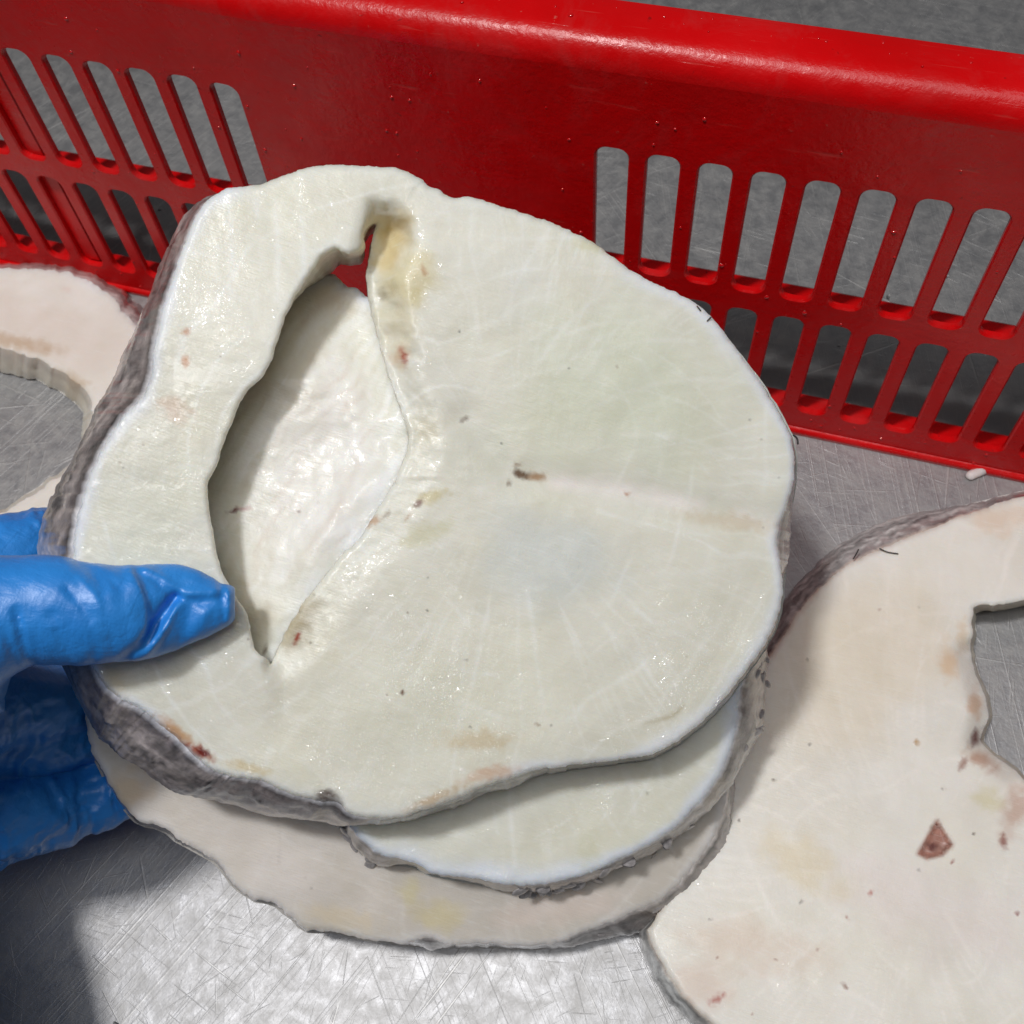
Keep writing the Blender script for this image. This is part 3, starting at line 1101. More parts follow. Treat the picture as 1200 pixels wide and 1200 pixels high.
def front_paint(col, q):
    rng = random.Random(3)
    flakes(col, q, 600, 560, 0.6, 0.62, 44.0, 200)
    # broad tints of the meat
    for (x, y, rx, ry, c, s) in ((740, 480, 170, 130, rgb(216, 221, 200), .6), (560, 820, 200, 80, rgb(233, 232, 217), .5), (640, 650, 90, 70, rgb(220, 225, 226), .6), (590, 330, 70, 60, rgb(226, 226, 220), .4),
                                 (180, 650, 70, 120, rgb(226, 227, 210), .4), (330, 260, 80, 50, rgb(232, 230, 214), .4), (480, 880, 80, 50, rgb(232, 231, 218), .4)):
        blot(col, q, x, y, rx, ry, 0, c, s)
    fan(col, q, 600, 560, [(-80, 120, 300, 10, 2.6), (-66, 100, 300, 14, 2.2), (-52, 130, 300, 22, 3), (-38, 110, 310, 22, 2.4), (-24, 130, 320, 18, 2.6), (-12, 150, 310, 10, 2.2),
                           (20, 80, 280, -6, 2.2), (34, 120, 300, -12, 2.6), (50, 100, 330, -10, 2.4), (66, 90, 320, -8, 2.2), (82, 110, 330, -4, 2.6), (98, 120, 340, 2, 2.4), (116, 120, 340, 6, 2.2), (132, 140, 320, 8, 2.4),
                           (-95, 150, 320, 4, 2.4), (-104, 190, 330, 2, 2)], WHITE, .3)
    for k in range(0):           # arcs of the muscle blocks
        r = 150 + 42 * k
        strand(col, q, [(600 + r * math.cos(math.radians(a)), 560 + .95 * r * math.sin(math.radians(a))) for a in range(-70, -5, 12)], 3.0, rgb(206, 211, 190), .55)
    strand(col, q, [(640, 562), (720, 573), (800, 588), (905, 612)], 9, rgb(246, 240, 236), .9)
    blot(col, q, 860, 612, 62, 12, 8, rgb(214, 198, 172), .55)
    blot(col, q, 735, 579, 3, 3, 0, rgb(190, 130, 90), .8)
    # pale vertical streaks on the flap
    for x in (268, 300, 322, 352):
        strand(col, q, [(x, 235), (x + 4, 300), (x + 2, 350)], 3, WHITE, .5)
    # cavity edge: yellowish, bloody
    blot(col, q, 462, 284, 26, 42, 14, rgb(222, 202, 152), .9)
    blot(col, q, 476, 335, 36, 46, 20, rgb(222, 212, 174), .8)
    blot(col, q, 470, 385, 26, 40, 10, rgb(226, 218, 192), .6)
    blot(col, q, 487, 348, 14, 12, 20, rgb(214, 202, 156), .55)
    blot(col, q, 452, 345, 10, 8, 40, rgb(150, 138, 108), .6)
    blot(col, q, 458, 362, 8, 14, 30, rgb(228, 226, 210), .7)
    blot(col, q, 470, 416, 15, 18, 10, rgb(214, 184, 150), .6)
    blot(col, q, 473, 418, 5, 13, -15, rgb(168, 82, 62), .85)
    blot(col, q, 497, 318, 3, 9, -25, rgb(190, 140, 90), .6)
    blot(col, q, 545, 491, 7, 3, -30, rgb(130, 112, 96), .8)
    blot(col, q, 500, 505, 26, 20, 30, rgb(220, 214, 194), .6)
    # backbone disc and the brown clots round it
    m = np.hypot((q[:, 0] - 556) / 44, (q[:, 1] - 533) / 40)
    w = (0.22 * (1 - sstep(m, .75, 1.1)))[:, None]
    col[:] = col * (1 - w) + rgb(216, 219, 206) * w
    w = (0.34 * np.exp(-((m - 1) / .09) ** 2) * np.clip(.6 + fbm(q / 14.0, 3, 4), 0, 1))[:, None]
    col[:] = col * (1 - w) + rgb(240, 238, 232) * w
    blot(col, q, 612, 556, 14, 6, 10, rgb(112, 84, 58), .95)
    blot(col, q, 630, 559, 12, 7, 5, rgb(176, 140, 104), .9)
    blot(col, q, 607, 545, 7, 3, 0, rgb(150, 120, 95), .7)
    blot(col, q, 596, 566, 4, 4, 0, rgb(140, 122, 106), .7)
    blot(col, q, 507, 582, 24, 9, -18, rgb(208, 196, 150), .7)
    blot(col, q, 491, 590, 7, 4, -30, rgb(118, 74, 56), .9)
    blot(col, q, 432, 611, 15, 7, -15, rgb(190, 152, 122), .9)
    blot(col, q, 452, 604, 9, 4, -40, rgb(150, 136, 122), .6)
    blot(col, q, 478, 606, 3, 8, 35, rgb(176, 140, 110), .6)
    blot(col, q, 500, 625, 36, 14, -28, rgb(214, 210, 178), .6)
    # pocket at the foot of the cavity
    blot(col, q, 345, 735, 22, 40, 35, rgb(172, 160, 132), .8)
    blot(col, q, 366, 704, 18, 14, 35, rgb(200, 194, 176), .6)
    blot(col, q, 348, 748, 3.4, 9, 25, rgb(150, 62, 36), .95)
    speckle(col, q, rng, 26, (335, 690, 385, 760), [rgb(120, 112, 100)], .9, 1.6, .6)
    # outer edge blood and browning
    blot(col, q, 205, 858, 30, 11, 38, rgb(196, 138, 72), .8)
    blot(col, q, 232, 880, 22, 8, 30, rgb(166, 76, 38), .9)
    blot(col, q, 238, 882, 11, 5, 25, rgb(112, 24, 14), .95)
    blot(col, q, 383, 937, 17, 13, 20, rgb(92, 80, 76), .95)
    blot(col, q, 290, 900, 30, 8, 15, rgb(210, 188, 140), .6)
    blot(col, q, 218, 388, 6, 5, 0, rgb(200, 146, 110), .8)
    blot(col, q, 217, 424, 5, 8, 0, rgb(206, 150, 110), .8)
    blot(col, q, 205, 480, 24, 16, 20, rgb(222, 200, 182), .7)
    blot(col, q, 130, 800, 24, 30, 30, rgb(216, 196, 160), .5)
    blot(col, q, 560, 866, 48, 14, 0, rgb(214, 194, 156), .55)
    blot(col, q, 570, 908, 40, 10, -14, rgb(216, 182, 158), .75)
    blot(col, q, 510, 936, 40, 7, -22, rgb(196, 166, 130), .7)
    blot(col, q, 690, 290, 22, 10, 15, rgb(218, 212, 176), .6)
    strand(col, q, [(755, 848), (785, 840), (800, 828)], 2.2, rgb(190, 180, 150), .6)
    blot(col, q, 472, 811, 2.2, 3.6, 20, rgb(110, 64, 30), .95)
    blot(col, q, 454, 814, 1.6, 1.6, 0, rgb(140, 120, 80), .9)
    blot(col, q, 629, 849, 5, 1.3, 5, rgb(150, 120, 90), .8)
    strand(col, q, [(495, 213), (484, 222), (478, 236)], 1.4, rgb(205, 205, 195), .7)
    speckle(col, q, rng, 70, (110, 220, 920, 930), [rgb(120, 118, 108), rgb(150, 130, 110), rgb(90, 88, 84)], .7, 1.5, .75)
    x, y = q[:, 0], q[:, 1]
    w = 0.10 + 0.9 * (1 - sstep(x, 200, 330)) * sstep(y, 330, 480) + 0.9 * sstep(y, 690, 830) * (1 - sstep(x, 520, 680)) + 0.6 * sstep(y, 640, 760) * sstep(x, 700, 860)
    w *= np.where(dist_line(q, smooth_open(right_lip)) < 30, 0.3, 1.0)
    w += 0.9 * np.exp(-((dist_line(q, [(560, 925), (640, 890), (740, 880), (840, 815)]) / 26) ** 2)) + 0.4 * np.exp(-(((x - 420) / 150) ** 2 + ((y - 730) / 60) ** 2)) + .5 * np.exp(-(((x - 480) / 26) ** 2 + ((y - 360) / 60) ** 2))
    return np.clip(w, 0, 1)


def front_rim(q):
    x, y = q[:, 0], q[:, 1]
    top = sstep(x, 268, 300) * (1 - sstep(x, 700, 800)) * (1 - sstep(y, 300, 360))
    bot = sstep(x, 200, 260) * (1 - sstep(x, 560, 620)) * sstep(y, 820, 860)
    return np.clip(1 - 0.92 * top - 0.75 * bot, 0, 1)


fr = fish_steak('wet white fish steak with open belly cavity, topmost of the stack under the blue thumb', STACK,
                front_outline, N1, K1, T, 2.6, BASE, MAT_FLESH, front_hole, front_lift, front_paint, rim_px=22, seed=11, wave=0.0007, rim_white=rgb(238, 240, 246),
                skin_col=(0.27, 0.24, 0.235), white_frac=0.05, jag=1.1, rim_mask=front_rim)

# second steak
N2 = R @ np.array([0.085, 0.035, 1.0])
N2 = N2 / np.linalg.norm(N2)
K2 = float((at(480, 640, 0.312 + 0.001) - N1 * (T + GAP + 0.001)) @ N2)
second_outline = [
    (400, 955, -4, 6), (412, 972, -5, 8), (424, 985, -6, 10), (440, 997, -5, 11), (455, 1004, -3, 10), (480, 1010, 0, 6), (497, 1016, 0, 7), (505, 1024, 0, 4), (530, 1027, 0, 5), (560, 1030, 0, 7), (600, 1037, 0, 9), (640, 1035, 2, 9), (680, 1026, 3, 9),
    (720, 1010, 4, 9), (760, 990, 5, 9), (790, 970, 6, 9), (812, 948, 9, 9), (832, 925, 12, 9), (848, 900, 16, 8), (858, 872, 20, 8), (864, 845, 27, 8), (867, 812, 29, 6), (876, 775, 22, 4),
    (890, 730, 8, 4), (890, 650, 0, 0), (880, 560, -8, 0), (850, 480, -8, 0), (800, 410, -8, 6), (720, 360, -4, 8), (620, 338, 0, 8), (520, 334, 0, 8), (450, 341, 0, 8), (432, 347, -3, 6), (425, 343, -2, 8), (416, 337, 0, 8), (407, 336, 0, 6), (400, 329, 0, 6), (392, 322, 0, 8), (380, 321, 0, 8), (360, 326, 2, 8),
    (310, 372, 4, 8), (262, 440, 4, 4), (218, 520, 6, 0), (205, 600, 8, 0), (212, 700, 8, 0), (235, 800, 4, -6), (285, 880, 2, -6), (345, 925, 0, -4)]


def second_lift(q):
    # in the cavity the meat swells up against the slab on top of it
    d = dist_line(q, smooth_open(right_lip))
    xr = np.interp(q[:, 1], [250, 310, 345, 416, 478, 515, 592, 655, 722, 777], [438, 433, 434, 452, 472, 485, 446, 398, 346, 318])
    amp = np.interp(q[:, 1], [322, 400, 480, 560, 720, 777, 800, 830], [.008, .0125, .0188, .0228, .0232, .0212, .010, 0.0])
    left = q[:, 0] < xr
    floor = np.minimum(amp, 0.0160) * (0.80 + 0.20 * sstep(q[:, 0], 240, 330))
    h = np.where(left, floor + (amp - floor) * (1 - sstep(d, -14, 125)), amp * (1 - sstep(d, 2, 30)))
    h = h + 0.0007 * fbm(q / 26.0, 3, 71) * left
    d2 = dist_line(q, [(440, 560), (400, 600), (360, 660)])
    return h + 0.0010 * np.exp(-(d2 / 14) ** 2)


def second_paint(col, q):
    rng = random.Random(8)
    flakes(col, q, 560, 620, 0.9, 0.35, 44.0, 600)
    blot(col, q, 380, 560, 110, 150, 20, rgb(240, 237, 234), .75)
    blot(col, q, 330, 420, 60, 120, 20, rgb(232, 222, 206), .4)
    blot(col, q, 390, 350, 40, 26, 0, rgb(222, 204, 182), .6)
    d = dist_line(q, smooth_open(right_lip))
    lin = (q[:, 1] < 800) * (q[:, 0] < 500)
    fi = fbm(np.stack([(q[:, 0] * .82 + q[:, 1] * .57) / 7.0 + 2 * fbm(q / 40.0, 2, 44), (q[:, 1] * .82 - q[:, 0] * .57) / 70.0], 1), 4, 45)
    wf = np.clip(0.15 + fi * 1.6, 0, 1) * lin * .6
    col[:] = col * (1 - wf[:, None]) + rgb(248, 247, 245) * wf[:, None]
    wf = np.clip(-0.25 - fi * 1.2, 0, 1) * lin * .6
    col[:] = col * (1 - wf[:, None]) + rgb(214, 194, 180) * wf[:, None]
    strand(col, q, [(465, 540), (430, 590), (395, 650), (360, 690)], 6, rgb(250, 249, 249), .8)
    strand(col, q, [(420, 545), (400, 585), (380, 620)], 3, rgb(214, 200, 190), .5)
    blot(col, q, 274, 598, 10, 2.6, -14, rgb(120, 60, 62), .95)
    blot(col, q, 288, 596, 8, 3, 0, rgb(214, 170, 168), .7)
    blot(col, q, 351, 600, 3.4, 2.6, -35, rgb(104, 48, 52), .95)
    blot(col, q, 310, 762, 3, 7, 25, rgb(110, 84, 60), .8)
    blot(col, q, 300, 715, 25, 45, -25, rgb(206, 196, 172), .5)
    for (x0, y0, x1, y1) in ((262, 640, 300, 740), (275, 640, 312, 750), (330, 640, 318, 730)):
        strand(col, q, [(x0, y0), ((x0 + x1) / 2 + 2, (y0 + y1) / 2), (x1, y1)], 2, rgb(236, 232, 222), .5)
    fan(col, q, 600, 700, [(40, 200, 330, 4, 2.5), (55, 200, 340, 4, 2.2), (72, 210, 330, 0, 2.4), (95, 210, 320, 0, 2.4), (112, 220, 330, 4, 2)], WHITE, .4)
    blot(col, q, 690, 990, 16, 30, 0, rgb(220, 219, 198), .6)
    blot(col, q, 560, 905, 60, 14, -10, rgb(216, 204, 186), .5)
    speckle(col, q, rng, 30, (250, 330, 880, 1030), [rgb(110, 108, 100)], .7, 1.3, .7)
    return np.where((q[:, 1] < 800) & (q[:, 0] < 520), 0.05, 0.35)


se = fish_steak('white fish steak second in the held stack, showing a crescent with bluish white rim', STACK,
                second_outline, N2, K2, T, 3.2, rgb(230, 229, 218), MAT_FLESH, None, second_lift, second_paint, rim_px=30, seed=23, rim_white=rgb(228, 234, 246),
                skin_col=(0.30, 0.28, 0.28), white_frac=0.05, jag=1.3)
add_scales(*se, N2, lambda x, y: y > 955 and x > 560, 16, 5)
add_scales(*se, N2, lambda x, y: x > 825 and 700 < y < 945, 16, 6, 0.95)
add_scales(*se, N2, lambda x, y: y > 950 and x < 470, 7, 7, 0.9)

# third steak
N3 = R @ np.array([0.085, 0.05, 1.0])
N3 = N3 / np.linalg.norm(N3)
K3 = float((at(450, 700, 0.3125) - N1 * (2 * T + 2 * GAP + 0.0012)) @ N3)
third_outline = [
    (100, 845, -2, 2), (108, 880, -2, 2), (118, 900, -3, 2), (128, 917, -3, 3), (142, 940, -3, 3), (163, 961, -4, 3), (188, 969, -2, 5), (214, 987, -2, 4), (240, 1001, -2, 4), (259, 1014, -2, 4), (271, 1033, -2, 3),
    (297, 1053, -2, 3), (325, 1060, -2, 3), (338, 1073, -2, 3), (360, 1089, -2, 3), (390, 1092, -1, 2), (420, 1099, 0, 2), (470, 1106, 0, 3), (490, 1102, 0, 8), (505, 1098, 0, 13), (515, 1104, 0, 8), (530, 1107, 0, 5), (560, 1105, 0, 6), (600, 1107, 2, 5), (645, 1106, 4, 6),
    (685, 1092, 12, 10), (715, 1081, 20, 14), (745, 1068, 28, 18), (770, 1056, 30, 16), (795, 1035, 28, 18), (815, 1010, 24, 16), (832, 988, 22, 14), (844, 962, 14, 12), (850, 942, 8, 10), (855, 915, 4, 10),
    (860, 880, 0, 8), (866, 800, -4, 6), (870, 700, -8, 4), (850, 600, -8, 4), (800, 510, -8, 8), (700, 450, -4, 10), (560, 430, 0, 10), (420, 440, 0, 10), (290, 490, 6, 8), (200, 590, 8, 4), (140, 700, 8, 2), (108, 790, 4, 2)]


def third_paint(col, q):
    rng = random.Random(18)
    flakes(col, q, 500, 700, 1.2, 0.3, 50.0, 400, rgb(236, 232, 228))
    blot(col, q, 300, 1000, 180, 70, 20, rgb(228, 220, 214), .6)
    blot(col, q, 150, 925, 26, 30, 20, rgb(216, 192, 160), .7)
    blot(col, q, 510, 1070, 36, 22, 10, rgb(212, 200, 160), .7)
    blot(col, q, 480, 1045, 16, 18, 10, rgb(212, 202, 160), .6)
    blot(col, q, 650, 1065, 90, 24, -8, rgb(222, 208, 200), .7)
    blot(col, q, 400, 1075, 50, 14, 10, rgb(220, 204, 176), .5)
    strand(col, q, [(726, 960), (726, 985), (727, 1010)], .9, rgb(120, 110, 105), .0)
    strand(col, q, [(325, 955), (328, 985), (326, 1010)], .9, rgb(130, 118, 110), .8)
    speckle(col, q, rng, 24, (120, 880, 850, 1100), [rgb(110, 104, 98), rgb(150, 110, 95)], .7, 1.3, .7)


td = fish_steak('pinkish white fish steak at the bottom of the held stack, closest to the table', STACK,
                third_outline, N3, K3, T, 3.4, rgb(207, 200, 192), MAT_DRY, None, None, third_paint, rim_px=12, seed=37, rim_white=rgb(236, 232, 232),  # base colour darkened to stand in for shade from the slabs above
                skin_col=(0.29, 0.265, 0.26), white_frac=0.05, jag=1.6, rim_s=.6)
add_scales(*td, N3, lambda x, y: x > 690 and y > 900, 10, 15, .8)

# ---- steak lying on the right
UP = np.array([0.0, 0.0, 1.0])
right_outline = [
    (920, 742, -14, -14), (940, 712, -14, -16), (962, 688, -14, -17), (988, 666, -14, -20), (1012, 652, -12, -23), (1040, 640, -10, -26), (1070, 628, -8, -23), (1100, 616, -5, -18), (1122, 606, -4, -12), (1150, 597, -3, -9), (1175, 588, -2, -7), (1200, 582, 0, -7), (1290, 572, 6, -6),
    (1400, 615, 14, -4), (1480, 720, 14, 0), (1510, 860, 14, 4), (1480, 1030, 12, 8), (1400, 1180, 8, 12), (1280, 1290, 2, 12), (1120, 1330, -4, 12), (980, 1300, -8, 12), (890, 1246, -12, 10), (845, 1208, -14, 8), (815, 1182, -16, 6), (795, 1160, -16, 6), (778, 1133, -15, 5), (765, 1108, -12, 3), (760, 1090, -10, 0),
    (770, 1074, -8, 0), (795, 1020, -8, 0), (830, 930, -8, -4), (880, 810, -10, -8)]
right_hole = [
    (1142, 712, 3, 7), (1165, 709, 0, 7), (1200, 704, 0, 7), (1290, 700, -4, 7), (1340, 760, -6, 3), (1350, 850, -6, 0), (1300, 920, -4, -3), (1245, 940, 0, -4), (1205, 917, 2, -3), (1184, 899, 3, -3), (1172, 890, 4, -2),
    (1158, 880, 4, 0), (1149, 866, 4, 0), (1156, 850, 4, 0), (1158, 830, 5, 0), (1149, 806, 5, 0), (1142, 785, 4, 0), (1137, 764, 4, 2), (1140, 735, 4, 3)]


def right_lift(q):
    d = np.full(len(q), 0.0)
    tri = [(1098, 964), (1114, 990), (1104, 1000), (1086, 1004), (1078, 1000)]
    m = inside(np.array(tri, float), q)
    h = np.where(m, -0.0045, 0.0)
    hd = dist_line(q, [(1137, 764), (1150, 806), (1158, 835), (1149, 866), (1184, 899)])
    h = h - 0.006 * np.exp(-(hd / 14) ** 2)
    return h + 0.002 * np.exp(-((q[:, 0] - 1000) ** 2 + (q[:, 1] - 850) ** 2) / 120 ** 2)


def right_paint(col, q):
    rng = random.Random(28)
    flakes(col, q, 1070, 1020, 1.2, 0.85, 60.0, 300, rgb(247, 242, 236))
    blot(col, q, 1000, 780, 120, 110, -30, rgb(232, 221, 202), .6)
    blot(col, q, 1080, 1060, 110, 60, 20, rgb(234, 224, 220), .7)
    blot(col, q, 880, 1110, 90, 34, 10, rgb(226, 206, 190), .55)
    blot(col, q, 820, 1150, 40, 34, 30, rgb(222, 198, 182), .5)
    blot(col, q, 940, 1010, 70, 30, 30, rgb(230, 216, 186), .6)
    blot(col, q, 1170, 610, 40, 20, -10, rgb(232, 206, 184), .6)
    fan(col, q, 1075, 1010, [(-170, 60, 330, 12, 2.2), (-158, 60, 320, 12, 2.4), (-146, 70, 340, 14, 2.2), (-134, 60, 380, 14, 2.4), (-122, 70, 420, 12, 2.2), (-112, 60, 420, 10, 2.4), (-101, 80, 400, 6, 2.2), (-92, 90, 380, 4, 2.0),
                             (176, 60, 300, 8, 2.4), (160, 60, 300, 8, 2.4), (146, 60, 280, 6, 2.2), (128, 50, 260, 6, 2.4), (112, 50, 260, 4, 2.6), (95, 50, 240, 4, 2.4), (78, 50, 240, 2, 2.4), (60, 50, 240, -2, 2.2), (40, 60, 240, -4, 2.4), (22, 60, 220, -6, 2.2)], rgb(246, 241, 235), .45)
    for (a0, a1) in ((-165, -150), (-140, -128), (-108, -98), (100, 108), (120, 136)):
        for k in range(6):
            r = 90 + 45 * k
            strand(col, q, [(1075 + (r + 3 * i) * math.cos(math.radians(a0 + (a1 - a0) * i / 4)), 1010 + (r + 3 * i) * math.sin(math.radians(a0 + (a1 - a0) * i / 4))) for i in range(5)], 1.6, rgb(238, 230, 220), .28)
    strand(col, q, [(990, 1020), (1060, 1035), (1140, 1050), (1210, 1090)], 20, rgb(236, 228, 226), .5)
    blot(col, q, 1112, 775, 14, 26, -10, rgb(220, 182, 140), .6)
    blot(col, q, 1128, 745, 8, 20, 0, rgb(222, 192, 160), .5)
    blot(col, q, 1142, 825, 9, 24, 0, rgb(206, 164, 130), .65)
    blot(col, q, 1142, 866, 8, 14, 20, rgb(98, 44, 40), .9)
    blot(col, q, 1150, 890, 22, 12, 30, rgb(198, 160, 138), .8)
    blot(col, q, 1128, 896, 5, 10, 20, rgb(150, 92, 70), .7)
    blot(col, q, 1158, 938, 20, 15, 10, rgb(222, 214, 176), .6)
    blot(col, q, 1194, 945, 18, 44, 20, rgb(198, 160, 142), .65)
    blot(col, q, 1176, 986, 5, 9, -10, rgb(140, 66, 50), .8)
    # dark notch beside the spine
    tri = np.array([(1098, 963), (1115, 990), (1104, 1001), (1086, 1005), (1077, 1000)], float)
    d = dist_line(q, tri, True)
    m = inside(tri, q)
    w = np.where(m, 1.0, np.exp(-(d / 3.0) ** 2))[:, None] * .9
    cc = rgb(150, 96, 80) * (1 + .5 * fbm(q / 5.0, 3, 12))[:, None]
    col[:] = col * (1 - w) + cc * w
    blot(col, q, 1093, 992, 7, 6, -30, rgb(86, 34, 30), .9)
    blot(col, q, 1106, 988, 3, 3, 0, rgb(226, 196, 190), .7)
    blot(col, q, 1116, 1010, 3, 2, 0, rgb(150, 70, 60), .8)
    blot(col, q, 1075, 871, 3, 4.5, -20, rgb(190, 150, 96), .85)
    blot(col, q, 1020, 1046, 3, 3, 0, rgb(190, 120, 110), .8)
    blot(col, q, 992, 1075, 2, 2, 0, rgb(180, 130, 120), .8)
    blot(col, q, 1192, 1071, 4, 3, 0, rgb(140, 60, 56), .85)
    blot(col, q, 840, 1171, 12, 6, -30, rgb(178, 96, 84), .8)
    blot(col, q, 990, 1156, 2, 5, -40, rgb(140, 90, 70), .8)
    for (x, y) in ((948, 873), (939, 1057), (1140, 960), (1075, 1020), (907, 914), (866, 961), (832, 1078), (1000, 612), (1140, 977), (1106, 925)):
        blot(col, q, x, y, 2.2, 1.6, 20, rgb(100, 88, 80), .85)
    speckle(col, q, rng, 30, (780, 620, 1220, 1210), [rgb(140, 130, 118), rgb(160, 110, 90)], .8, 1.4, .7)


rt = fish_steak('large cream fish steak lying on the table, with a dark triangular notch by its spine', None,
                right_outline, UP, 0.0235, 0.0220, 3.2, rgb(236, 232, 225), MAT_DRY, right_hole, right_lift, right_paint, rim_px=8, seed=51, rim_white=rgb(232, 222, 210),
                skin_col=(0.48, 0.50, 0.50), white_frac=0.05, jag=1.2, wave=.0009, rim_s=.5)

# ---- steak lying on the left
left_outline = [
    (-200, 362, -6, -6), (-120, 327, -2, -7), (-40, 318, 0, -7), (0, 317, 0, -6), (40, 315, 1, -8), (65, 316, 2, -8), (95, 325, 6, -8), (125, 343, 8, -8), (150, 370, 12, -14), (190, 425, 12, -10), (215, 500, 8, -2),
    (200, 600, 4, 4), (120, 680, 0, 8), (20, 715, 0, 8), (-100, 700, -4, 8), (-200, 610, -6, 6), (-240, 480, -8, 0)]
left_hole = [
    (-120, 418, 4, 24), (-60, 404, 0, 34), (0, 408, 0, 29), (40, 420, -2, 25), (75, 438, -4, 22), (100, 458, -7, 20), (108, 480, -11, 12), (106, 506, -12, 4), (97, 534, -5, 0), (72, 557, -3, -3), (40, 578, -2, -4), (0, 600, 0, -4), (-80, 610, 2, -4), (-140, 530, 6, 0)]


def left_paint(col, q):
    flakes(col, q, 40, 560, 0.2, 0.3, 46.0, 500, rgb(240, 234, 230))
    blot(col, q, 60, 390, 110, 50, 10, rgb(230, 217, 208), .6)
    blot(col, q, 20, 402, 60, 10, 10, rgb(200, 172, 142), .7)
    blot(col, q, 85, 446, 24, 10, 30, rgb(200, 174, 142), .7)
    strand(col, q, [(0, 318), (60, 318), (100, 330), (135, 356)], 5, rgb(238, 236, 234), .7)
    strand(col, q, [(0, 330), (50, 332), (80, 340)], 2, rgb(222, 190, 182), .5)


lf = fish_steak('pale pinkish fish steak lying on the table at the left, against the basket wall', None,
                left_outline, UP, 0.0215, 0.0200, 4.2, rgb(236, 230, 223), MAT_DRY, left_hole, None, left_paint, rim_px=6, seed=67, rim_white=rgb(236, 232, 230),
                skin_col=(0.40, 0.37, 0.37), white_frac=0.35, jag=2.6, wave=.0008, rim_s=.5, wall_col=(0.74, 0.68, 0.56))


# ------------------------------------------------------------------ gloved hand
def depth_of(px, py, n, k):
    r = rays([(px, py)])[0]
    return float((k - CAM @ n) / (r @ n))


def back(px, py, r):
    return depth_of(px, py, N3, K3 - T) + r * 0.92


def capsule_chain(pts, nu=20, sub=5):
    """closed skin round joints (world position, radius)"""
    P = np.array([np.append(p, r) for p, r in pts], float)
    Q = smooth_open(P, sub)
    V, F = [], []
    m = len(Q)
    up = None
    for i in range(m):
        t = Q[min(i + 1, m - 1), :3] - Q[max(i - 1, 0), :3]
        t /= np.linalg.norm(t)
        if up is None:
            up = np.cross(t, [0, 0, 1.0])
        up = up - (up @ t) * t
        up /= np.linalg.norm(up)
        s = np.cross(t, up)
        for k in range(nu):
            a = 2 * math.pi * k / nu
            V.append(Q[i, :3] + Q[i, 3] * (math.cos(a) * up + math.sin(a) * s))
    for i in range(m - 1):
        for k in range(nu):
            j = (k + 1) % nu
            F.append((i * nu + k, i * nu + j, (i + 1) * nu + j, (i + 1) * nu + k))
    for e, sgn in ((0, -1), (m - 1, 1)):
        t = (Q[min(e + 1, m - 1), :3] - Q[max(e - 1, 0), :3])
        t /= np.linalg.norm(t)
        ring = [e * nu + k for k in range(nu)]
        for lv in (0.5, 0.85):
            new = []
            c, rr = Q[e, :3] + sgn * t * Q[e, 3] * lv, math.sqrt(1 - lv * lv)
            for k in range(nu):
                new.append(len(V))
                V.append(c + (np.array(V[e * nu + k]) - Q[e, :3]) * rr)
            for k in range(nu):
                j = (k + 1) % nu
                f = (ring[k], ring[j], new[j], new[k])
                F.append(f if sgn > 0 else f[::-1])
            ring = new
        tip = len(V)
        V.append(Q[e, :3] + sgn * t * Q[e, 3])
        for k in range(nu):
            j = (k + 1) % nu
            f = (ring[k], ring[j], tip)
            F.append(f if sgn > 0 else f[::-1])
    return V, F


hand_V, hand_F = [], []


def grow(V, F):
    s = len(hand_V)
    hand_V.extend([tuple(v) for v in V])
    hand_F.extend([tuple(s + i for i in f) for f in F])


# thumb: cross sections between its upper and lower contour, with the creases of the glove
th_x = [-90, -50, -10, 20, 40, 70, 100, 130, 160, 185, 210, 235, 250, 258, 268, 275]
th_t = [640, 645, 650, 651, 649, 651, 659, 662, 662, 660, 661, 668, 677, 683, 684, 688]
th_b = [860, 838, 812, 788, 779, 780, 780, 776, 775, 770, 761, 750, 743, 739, 733, 727]
th_h = [.0165, .0155, .0142, .0134, .0130, .0126, .0120, .0112, .0098, .0074, .0062, .0055, .0050, .0048, .0043, .0034]
lines = [  # polyline, width px, height m (negative = furrow)
    ([(150, 778), (166, 752), (173, 722), (168, 696), (158, 676), (150, 662)], 5, .0012),
    ([(178, 735), (176, 712), (170, 690), (162, 672)], 5, -.0016),
    ([(142, 776), (165, 757), (185, 728), (200, 706), (207, 700)], 6, -.0034),
    ([(160, 780), (178, 760), (194, 735), (206, 712), (214, 700)], 4, .0014),
    ([(150, 662), (175, 668), (205, 690), (225, 694), (258, 691)], 5, .0010),
    ([(160, 668), (185, 682), (210, 700), (240, 706), (258, 700)], 4, -.0011),
    ([(85, 655), (108, 672), (122, 688)], 4, -.0009), ([(100, 662), (124, 676), (140, 690)], 3, -.0007),
    ([(78, 690), (94, 706), (104, 726)], 4, -.0008), ([(92, 676), (110, 696), (118, 716)], 3, .0007),
    ([(60, 720), (70, 742), (74, 762)], 4, -.0006), ([(104, 735), (112, 752), (112, 768)], 3, -.0005),
    ([(124, 730), (132, 748), (130, 764)], 3, -.0005),
    ([(34, 780), (27, 757), (24, 738), (18, 716)], 4, -.0016), ([(20, 785), (14, 760), (4, 740)], 5, -.0010),
    ([(259, 684), (261, 705), (262, 738)], 2.6, -.0012), ([(266, 688), (268, 705), (267, 728)], 3, .0006),
    ([(228, 752), (240, 722), (252, 700)], 7, .0006), ([(200, 768), (215, 740), (222, 715)], 6, -.0007)]
cs = []
nu = 150
ns = 190
uu = np.linspace(0, 1, ns)
X = np.interp(uu, [0, .25, 1], [-90, 0, 275.5])
V, F = [], []
